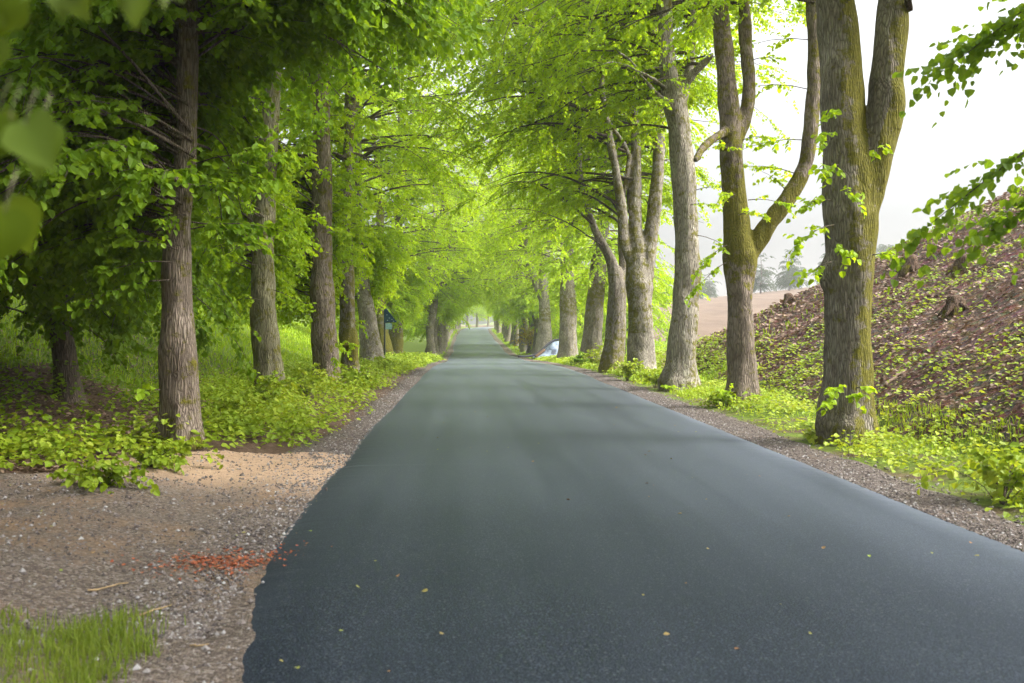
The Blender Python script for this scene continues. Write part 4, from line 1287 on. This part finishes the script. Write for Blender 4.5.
# grass
def grass_patch(name, label, n, xr, yr, hgt, wid, dens, ypow=1.5, lean=.3, mat=GRASS):
    y = yr[0] + (yr[1] - yr[0]) * rng.uniform(0, 1, n) ** ypow
    x = rng.uniform(xr[0], xr[1], n)
    k = rng.uniform(0, 1, n) < dens(x, y); x, y = x[k], y[k]
    P = np.stack([x, y, H(x, y) - .01], -1)
    mb_ = MB(); add_grass(mb_, rng, P, hgt, 1.0, lean)
    mb_2 = MB(); add_grass(mb_2, rng, P, hgt * np.clip(.7 + .5 * fbm(x * .8, y * .8, 71), .35, 1.3), wid * np.clip(y / 12, 1, 5), lean)
    return tag(link(name, mb_2.mesh(name, False), mat), label, "grass", None, "stuff")


grass_patch("layby_grass", "blurred tuft of long grass in the lower left corner by the gravel", 70000, (-4.4, -1.2), (2.2, 5.6), .15, .0028,
            lambda x, y: (np.clip((-2.75 - (x - 1.28) + .35 * fbm(x * 2.5, y * 2.5, 73)) / .35, 0, 1) * np.clip((5.25 - y + .5 * fbm(x * 2.4, y * 2, 75)) / .5, 0, 1) * (.65 + .8 * fbm(x * 3, y * 3, 76))), 1.0, .25, GRASS_DK)
grass_patch("bank_grass", "bright grass on the low bank behind the avenue trunks", 46000, (-16, -4.2), (15, 75), .24, .006,
            lambda x, y: np.where((y < 19) & (x > -7.5), .0, np.where(x - cx(y) < -5.6, .95, .3)), 1.4)
grass_patch("verge_grass", "short bright grass on the far verges beside the road", 26000, (-3.2, -.6), (36, 210), .2, .006, lambda x, y: (x - cx(y) < -3.15) * (x - cx(y) > -5.5) * 1.0, 1.6)
grass_patch("field_edge_grass", "bright grass between the avenue and the brown field", 60000, (4.7, 20), (26, 190), .2, .007,
            lambda x, y: (x - cx(y) > 3.3) * np.where(bank_h(x, y) > .5, .1, .95) * (x - cx(y) < 16.5) * 1.0, 1.7)


grass_patch('foot_grass', 'pale green grass mixed with weeds at the foot of the bank', 22000, (4.4, 6.6), (7, 30), .16, .0045,
            lambda x, y: np.clip(.25 + 1.1 * fbm(x * .8, y * .5, 91), 0, 1) * (x - cx(y) > 3.35) * (bank_h(x, y) < .35), 1.3, .4)


# shrubs: countable plants at the tree feet
def shrub(name, label, px, py, h, r_, n_leaf, size, mat=LEAF_WEED, loc=None):
    b_ = at(px, py) if loc is None else np.array([loc[0], loc[1], float(H(loc[0], loc[1]))])
    root = empty(name, b_)
    tag(root, label, "shrub", "shrubs at the tree feet")
    mb_, wb = MB(), MB()
    ns = max(6, int(n_leaf / 28))
    for k_ in range(ns):
        az = rng.uniform(0, 6.28); tl = rng.uniform(.15, 1.0)
        d = np.array([math.cos(az) * r_ * tl, math.sin(az) * r_ * tl, h * rng.uniform(.55, 1.0) * (1.1 - .5 * tl)])
        t = np.linspace(0, 1, 5)
        pth = np.outer(t, d); pth[:, 2] += .25 * h * np.sin(t * np.pi) ; pth[0, 2] -= .05
        add_tube(wb, pth, np.linspace(.006, .0025, 5), 3, False)
        m = 5
        ft = rng.uniform(.2, 1, m) * 4; i0 = np.minimum(ft.astype(int), 3)
        B = pth[i0] + (pth[i0 + 1] - pth[i0]) * (ft - i0)[:, None]
        D = nrm(nrm(d) + rng.normal(0, .6, (m, 3)))
        add_leaves(mb_, *twig_leaves(rng, B, D, rng.uniform(.1, .28, m) * (.6 + h), 6, size))
    link("stems", wb.mesh("stems"), BARK_DARK, root)
    link("leaves", mb_.mesh("leaves", False), mat, root)
    return root


shrub("verge_shrub", "low bright shrub at the foot of the brown speckled trunk by the gravel", 150, 468, .26, .60, 460, .07)
shrub("verge_shrub", "low bright shrub spilling onto the gravel in front of the thicket", 98, 489, .24, .6, 420, .07)
shrub("verge_shrub", "leafy shrub between the brown speckled trunk and the greenish trunk", 238, 428, .45, .6, 420, .07)
shrub("verge_shrub", "dense leafy shrub at the foot of the greenish leaning trunk", 272, 410, .55, .7, 560, .08)
shrub("verge_shrub", "leafy shrub hugging the foot of the widest brown trunk", 308, 398, .6, .7, 520, .085)
shrub("verge_shrub", "leafy shrub in front of the gnarled trunk with the burl ring", 350, 388, .5, .6, 400, .085)
shrub("verge_shrub", "small shrub in front of the pale flared trunk near the sign", 382, 374, .55, .7, 380, .09)
shrub("verge_shrub", "small leafy shrub at the foot of the thick forked tree", 818, 440, .3, .4, 260, .075)
shrub("verge_shrub", "broad weedy shrub at the foot of the bank, cut by the frame edge", 1002, 505, .45, .6, 420, .075)
shrub("verge_shrub", "low shrub at the foot of the tree with the swollen fork", 715, 408, .28, .5, 260, .07)
shrub("verge_shrub", "round leafy shrub below the twin-stemmed tree", 627, 381, .6, .6, 420, .085)
shrub("verge_shrub", "dark leafy shrub beside the straight brown trunk near the tarpaulin", 581, 367, .6, .6, 380, .09, LEAF_DK)
shrub("verge_shrub", "bright shrub between the leaning dark trunk and the straight brown trunk", 600, 371, .9, .7, 460, .09)
shrub("verge_shrub", "small shrub in front of the straight pale-barked tree", 655, 388, .45, .55, 320, .08)
shrub("yellow_shrub", "yellow and orange leaved shrub among distant trunks beside the road", 522, 352, 2.6, 1.0, 700, .16, LEAF_YEL, (5.7, 86))

# ------------------------------------------------------------------ small things
def simple_mat(name, col, rough=.8, n=18, var=.35, spec=.3):
    m, nt, out = new_mat(name)
    nz = noise_tex(nt, pos(nt), n, 5, .6)
    c = ramp(nt, nz, [(.3, tuple(x * (1 - var) for x in col)), (.7, tuple(min(1, x * (1 + var)) for x in col))])
    principled(nt, out, c, rough, nz, .3, .01, spec)
    return m


def box(mb, c, s, bev=.0):
    x, y, z = (np.array(s) / 2)
    v_ = np.array([[-x, -y, -z], [x, -y, -z], [x, y, -z], [-x, y, -z], [-x, -y, z], [x, -y, z], [x, y, z], [-x, y, z]]) + np.array(c)
    mb.add(v_, [[0, 3, 2, 1], [4, 5, 6, 7], [0, 1, 5, 4], [1, 2, 6, 5], [2, 3, 7, 6], [3, 0, 4, 7]])


# sign on a dark post between the left trunks
bsg = at(384.5, 362)
Ys = 41.0; xs = (384.6 - VX) / FPX * Ys
bsg = np.array([xs, Ys, float(H(xs, Ys))])
zt = lambda py: CAM_H + (VY - py) / FPX * Ys - bsg[2]
sg = empty("wayside_sign", bsg)
tag(sg, "dark triangular board with a small pale plate on a post between the trunks", "sign")
mb = MB(); add_tube(mb, [[0, 0, -.3], [0, 0, zt(335)], [0, 0, zt(307)]], [.035] * 3, 10); link("post", mb.mesh("post"), simple_mat("dark_post", (.02, .025, .03), .6), sg)
m1 = MB()
w1 = 12.5 / FPX * Ys; z0, z1 = zt(323), zt(308)
for yy in (-.075, -.05): pass
v_ = np.array([[-.02, -.07, z0], [w1, -.07, z0 + .03], [.06, -.07, z1], [-.02, -.07, z1 - .02], [-.02, -.045, z0], [w1, -.045, z0 + .03], [.06, -.045, z1], [-.02, -.045, z1 - .02]])
m1.add(v_, [[0, 1, 2, 3], [7, 6, 5, 4], [0, 4, 5, 1], [1, 5, 6, 2], [2, 6, 7, 3], [3, 7, 4, 0]])
bd_ = link("board", m1.mesh("board", False), simple_mat("dark_blue_paint", (.012, .045, .075), .5), sg)
m1 = MB()
for (ax, az) in ((.10, .36), (.2, .22), (.12, .12), (.36, .08), (.30, .16)):
    box(m1, (ax, -.074, z0 + az * .9), (.05, .006, .022))
link("pale_mark", m1.mesh("pale_mark", False), simple_mat("pale_mark_paint", (.35, .45, .5), .6), bd_)
m1 = MB(); box(m1, (.17, -.06, z0 - .13), (.26, .02, .24)); link("plate", m1.mesh("plate", False), simple_mat("pale_blue_plate", (.22, .36, .38), .5), sg)

# pale tarpaulin heaped among the trunks on the right
bt = at(553, 358); Yt = bt[1] + 1.0
xt = (555 - VX) / FPX * Yt
base_t = np.array([xt, Yt, float(H(xt, Yt))])
tp = empty("tarpaulin_tent", base_t)
tag(tp, "pale blue-grey tarpaulin tent with a dark sloping edge among the trunks", "tent")
wpx = Yt / FPX
gu, gv2 = np.meshgrid(np.linspace(-1, 1, 41), np.linspace(-1, 1, 31))
ridge = np.interp(gu, [-1, -.55, -.1, .12, .5, 1], [0.03, .38, .92, .98, .55, 0.06])
TZ = ridge * (1 - np.abs(gv2) ** 1.4) * 1.12 + .03 * vnoise(gu * 5, gv2 * 4, 5) * ridge
TX = gu * 1.5 + .35 * np.clip(gu, 0, 1); TY = gv2 * 1.1
tv = np.stack([TX, TY, TZ], -1).reshape(-1, 3)
a, b = np.meshgrid(np.arange(40), np.arange(30))
tq = np.stack([b * 41 + a, b * 41 + a + 1, (b + 1) * 41 + a + 1, (b + 1) * 41 + a], -1).reshape(-1, 4)
mb = MB(); mb.add(tv, tq)
m_t, nt, out = new_mat("tarpaulin")
nz = noise_tex(nt, pos(nt), 1.8, 3)
c = ramp(nt, nz, [(.40, (.035, .045, .07)), (.47, (.17, .21, .28)), (.7, (.30, .35, .43))])
principled(nt, out, c, .45, nz, .4, .05, .4)
link("sheet", mb.mesh("sheet"), m_t, tp)
ed = np.array([[-2.5, -1.0, .06], [-1.5, -.75, .14], [-1.0, -.55, .42], [-.5, -.3, .85], [-.1, -.08, 1.10], [.25, 0, 1.16]])
mb = MB(); add_tube(mb, catmull(ed, 6), np.full(31, .07), 8); link("dark_edge", mb.mesh("dark_edge"), simple_mat("dark_cloth", (.02, .022, .03), .7), tp)
mb = MB()
ed2 = np.array([[-1.35, -.9, .05], [-1.05, -.75, .28], [-.75, -.62, .5]]); add_tube(mb, catmull(ed2, 5), np.full(11, .10), 8); link("orange_fold", mb.mesh("orange_fold"), simple_mat("orange_brown_cloth", (.10, .055, .03), .8), tp)

# white post by the bend
xp = (461 - VX) / FPX * 222 - .0
pb = np.array([xp - .3, 222.0, float(H(xp - .3, 222.0))])
mb = MB(); add_tube(mb, [[0, 0, -.3], [0, 0, 1.2], [0, 0, 2.3]], [.13, .13, .12], 10)
po = empty("white_post", pb); tag(po, "thin white post on the grass where the road bends far away", "post")
link("pole", mb.mesh("pole"), simple_mat("white_paint", (.8, .8, .78), .5, 4, .05), po)
mb = MB(); add_tube(mb, [[0, 0, 1.75], [0, 0, 1.95]], [.14, .14], 10); link("band", mb.mesh("band"), simple_mat("grey_band", (.45, .45, .44), .5), po)

# stumps on the bank
M_STUMP = bark_mat("stump_wood", (.13, .085, .06), (.03, .02, .015), (.22, .18, .14), lich=.3)
for (px, py, w, h, lab) in ((911, 272, .42, .5, "broken stump high on the leaf-covered bank, nearest the thick forked tree"), (960, 272, .32, .45, "small dark stump below the bank crest, to the side of the broken one"),
                            (956, 313, .36, .36, "stump with a dark hollow face halfway up the bank"), (790, 303, .3, .35, "low stump at the far end of the bank crest beside the brown field")):
    b_ = at(px, py)
    w *= .72; h *= .75; root = empty("tree_stump", b_, rng.uniform(0, 6)); tag(root, lab, "stump", "stumps on the bank")
    mb = MB(); add_tube(mb, [[0, 0, -.3], [0, 0, .05], [.02, 0, h * .6], [.05, .02, h]], [w * .75, w * .58, w * .5, w * .42], 14, True, .12, .3, 3 + int(px))
    link("stub", fuse(mb, .035, "stub", None, .03), M_STUMP, root)
    mb = MB()
    for k_ in range(4):
        az = k_ * 1.6 + .4; d = np.array([math.cos(az), math.sin(az), 0])
        add_tube(mb, catmull([d * w * .3 + [0, 0, .14], d * w * .75 + [0, 0, .07], d * w * 1.3 + [0, 0, -.06]], 4), np.linspace(.08, .02, 9), 6)
    link("roots", mb.mesh("roots"), M_STUMP, root)

# fallen sticks
M_STICK = simple_mat("dead_stick", (.20, .14, .10), .9)
M_STICKD = simple_mat("dark_stick", (.06, .045, .035), .9)
for (pa, pb2, r_, lab, mt) in (((694, 376), (738, 357), .05, "dark fallen pole lying on the bank beside the swollen-fork tree", M_STICKD), ((868, 328), (892, 316), .03, "grey fallen stick on the bank by the thick forked tree", M_STICK),
                               ((930, 300), (958, 282), .025, "thin fallen stick below the stumps", M_STICK), ((885, 388), (842 + 70, 366), .03, "pale fallen stick low on the bank behind the thick forked tree", M_STICK),
                               ((965, 395), (1004, 382), .025, "pale fallen stick among weeds near the frame edge", M_STICK), ((880, 345), (930, 352), .02, "thin stick across dead leaves in the middle of the bank", M_STICK)):
    A_, B_ = at(*pa), at(*pb2)
    t = np.linspace(0, 1, 9)[:, None]
    pp = A_ * (1 - t) + B_ * t; pp[:, 2] = np.maximum(H(pp[:, 0], pp[:, 1]), pp[:, 2]) + r_ * .8; pp[:, :2] += rng.normal(0, .03, (9, 2))
    root = empty("fallen_stick", pp[0]); tag(root, lab, "stick", "sticks on the bank")
    mb = MB(); add_tube(mb, pp - pp[0], np.linspace(r_, r_ * .5, 9), 7); 
    add_tube(mb, np.array([pp[4], pp[4] + [.1, .1, .12], pp[4] + [.25, .15, .2]]) - pp[0], np.linspace(r_ * .5, r_ * .2, 3), 5)
    link("stick", mb.mesh("stick"), mt, root)

# stones on gravel
def stones(name, label, X, Y, S, mat):
    ico = np.array([[1, 0, 0], [-1, 0, 0], [0, 1, 0], [0, -1, 0], [0, 0, .75], [0, 0, -.75]])
    tri = np.array([[0, 2, 4], [2, 1, 4], [1, 3, 4], [3, 0, 4], [2, 0, 5], [1, 2, 5], [3, 1, 5], [0, 3, 5]])
    n = len(X)
    a_ = rng.uniform(0, 6.28, n); ca, sa = np.cos(a_)[:, None], np.sin(a_)[:, None]
    V = ico[None] * (S[:, None, None] * rng.uniform(.6, 1.3, (n, 6, 1)))
    V = np.stack([V[..., 0] * ca - V[..., 1] * sa, V[..., 0] * sa + V[..., 1] * ca, V[..., 2]], -1)
    V += np.stack([X, Y, np.where((np.abs(X - cx(Y)) < HALF - .03) & (Y > 5), rz(Y) + .018, H(X, Y) + .018)], -1)[:, None]
    mb_ = MB(); mb_.add(V.reshape(-1, 3), None, (np.arange(n)[:, None, None] * 6 + tri[None]).reshape(-1, 3), attr=np.repeat(rng.uniform(0, 1, n), 6))
    return tag(link(name, mb_.mesh(name, False), mat), label, "stones", None, "stuff")


m_s, nt, out = new_mat("loose_stone")
a_ = N(nt, "ShaderNodeAttribute", attribute_name="rnd").outputs['Fac']
c = ramp(nt, a_, [(0, (.06, .05, .048)), (.35, (.11, .09, .08)), (.75, (.19, .16, .145)), (.95, (.28, .26, .25)), (1, (.40, .39, .38))])
principled(nt, out, c, .85, None, spec=.3)
n = 34000
X = rng.uniform(-7, -.7, n); Yy = 2 + 10.2 * rng.uniform(0, 1, n) ** 1.2
k = layby_inside(X, Yy) & (X < 1.28 - HALF + .45 * smooth01((7 - Yy) / 4.0) - .02 + np.abs(rng.normal(0, .05, n))) & (rng.uniform(0, 1, n) < .55 + .6 * fbm(X * .9, Yy * 1.6, 81)); X, Yy = X[k], Yy[k]
stones("gravel_stones", "loose grey and brown gravel stones on the layby", X, Yy, rng.uniform(.004, .011, len(X)) * rng.choice([1, 1, 1, 1.5, 2.2], len(X)), m_s)
n = 16000
Yy = 5 + 32 * rng.uniform(0, 1, n) ** 1.4; sd2 = rng.choice([-1, 1], n)
X = cx(Yy) + sd2 * (HALF + np.abs(rng.normal(0, .3, n)) - .03); k = (sd2 > 0) | (Yy > 4); X, Yy = X[k], Yy[k]
stones("shoulder_stones", "loose stones scattered along the gravel shoulders", X, Yy, rng.uniform(.006, .018, len(X)), m_s)

# reddish flakes by the asphalt edge, dry bits on asphalt
def flakes(name, label, X, Y, S, mat, zoff=.03, stretch=1.0):
    n = len(X); a_ = rng.uniform(0, 6.28, n) if stretch == 1 else rng.normal(.4, .5, n)
    D = np.stack([np.cos(a_), np.sin(a_), rng.normal(0, .15, n)], -1)
    onroad = np.abs(X - cx(Y)) < HALF - .05
    Z = np.where(onroad, rz(Y) + .05, H(X, Y) + zoff)
    mb_ = MB(); add_leaves(mb_, np.stack([X, Y, Z], -1), D, np.stack([rng.normal(0, .25, n), rng.normal(0, .25, n), np.ones(n)], -1), S, rng.uniform(0, 1, n))
    return tag(link(name, mb_.mesh(name, False), mat), label, "litter", None, "stuff")


RED = leaf_mat("rust_flake", (.15, .036, .017), (.31, .078, .032), (.38, .16, .08), .5, .1)
c0 = at(222, 566)
n = 620
X = c0[0] + rng.normal(0, .19, n) + .08 * rng.normal(0, 1, n); Yy = c0[1] + rng.normal(0, .16, n) + .35 * (X - c0[0])
flakes("rust_red_flakes", "rust red bark flakes scattered on gravel at the asphalt edge", X, Yy, rng.uniform(.008, .034, n), RED)
n = 160
X = np.concatenate([rng.uniform(-5, -1.2, 90), rng.uniform(-1.2, 3.6, 70)]); Yy = np.concatenate([rng.uniform(4, 11.5, 90), 4 + 18 * rng.uniform(0, 1, 70) ** 1.3])
k = layby_inside(X, Yy) | (X > -1.0); X, Yy = X[k], Yy[k]
flakes("dry_flakes", "single dry leaves and flakes lying on gravel and asphalt", X, Yy, rng.uniform(.012, .04, len(X)), leaf_mat("dry_flake", (.28, .10, .04), (.3, .2, .08), (.25, .32, .06), .6, .1))
# twigs on gravel
for (pa, pb2, r_, lab) in (((140, 622), (172, 611), .006, "pale dry twig on gravel above the corner grass"), ((88, 596), (128, 588), .006, "dark dry twig across the middle of the gravel layby"), ((190, 652), (208, 650), .005, "short pale twig on the gravel near the asphalt")):
    A_, B_ = at(*pa), at(*pb2); t = np.linspace(0, 1, 6)[:, None]
    pp = A_ * (1 - t) + B_ * t; pp[:, 2] = H(pp[:, 0], pp[:, 1]) + .03; pp[1:-1, :2] += rng.normal(0, .012, (4, 2))
    mb = MB(); add_tube(mb, pp - pp[0], np.linspace(r_, r_ * .5, 6), 6)
    tag(link("dry_twig", mb.mesh("dry_twig"), simple_mat("dry_twig_wood", (.33, .23, .12), .9), None, pp[0]), lab, "twig", "twigs on the gravel")

for me_ in [m for m in bpy.data.meshes if m.users == 0]: bpy.data.meshes.remove(me_)

# ------------------------------------------------------------------ the air
m_h, nt, out = new_mat("pale_air")
pv = nt.nodes.new("ShaderNodeVolumePrincipled")
pv.inputs['Color'].default_value = (.95, .97, .97, 1)
pv.inputs['Density'].default_value = .0006
pv.inputs['Anisotropy'].default_value = 0.3
nt.links.new(pv.outputs[0], out.inputs['Volume'])
mb = MB(); box(mb, (0, 320, 11), (1210, 770, 38))
hz = link("haze", mb.mesh("haze", False), m_h); tag(hz, kind="stuff")
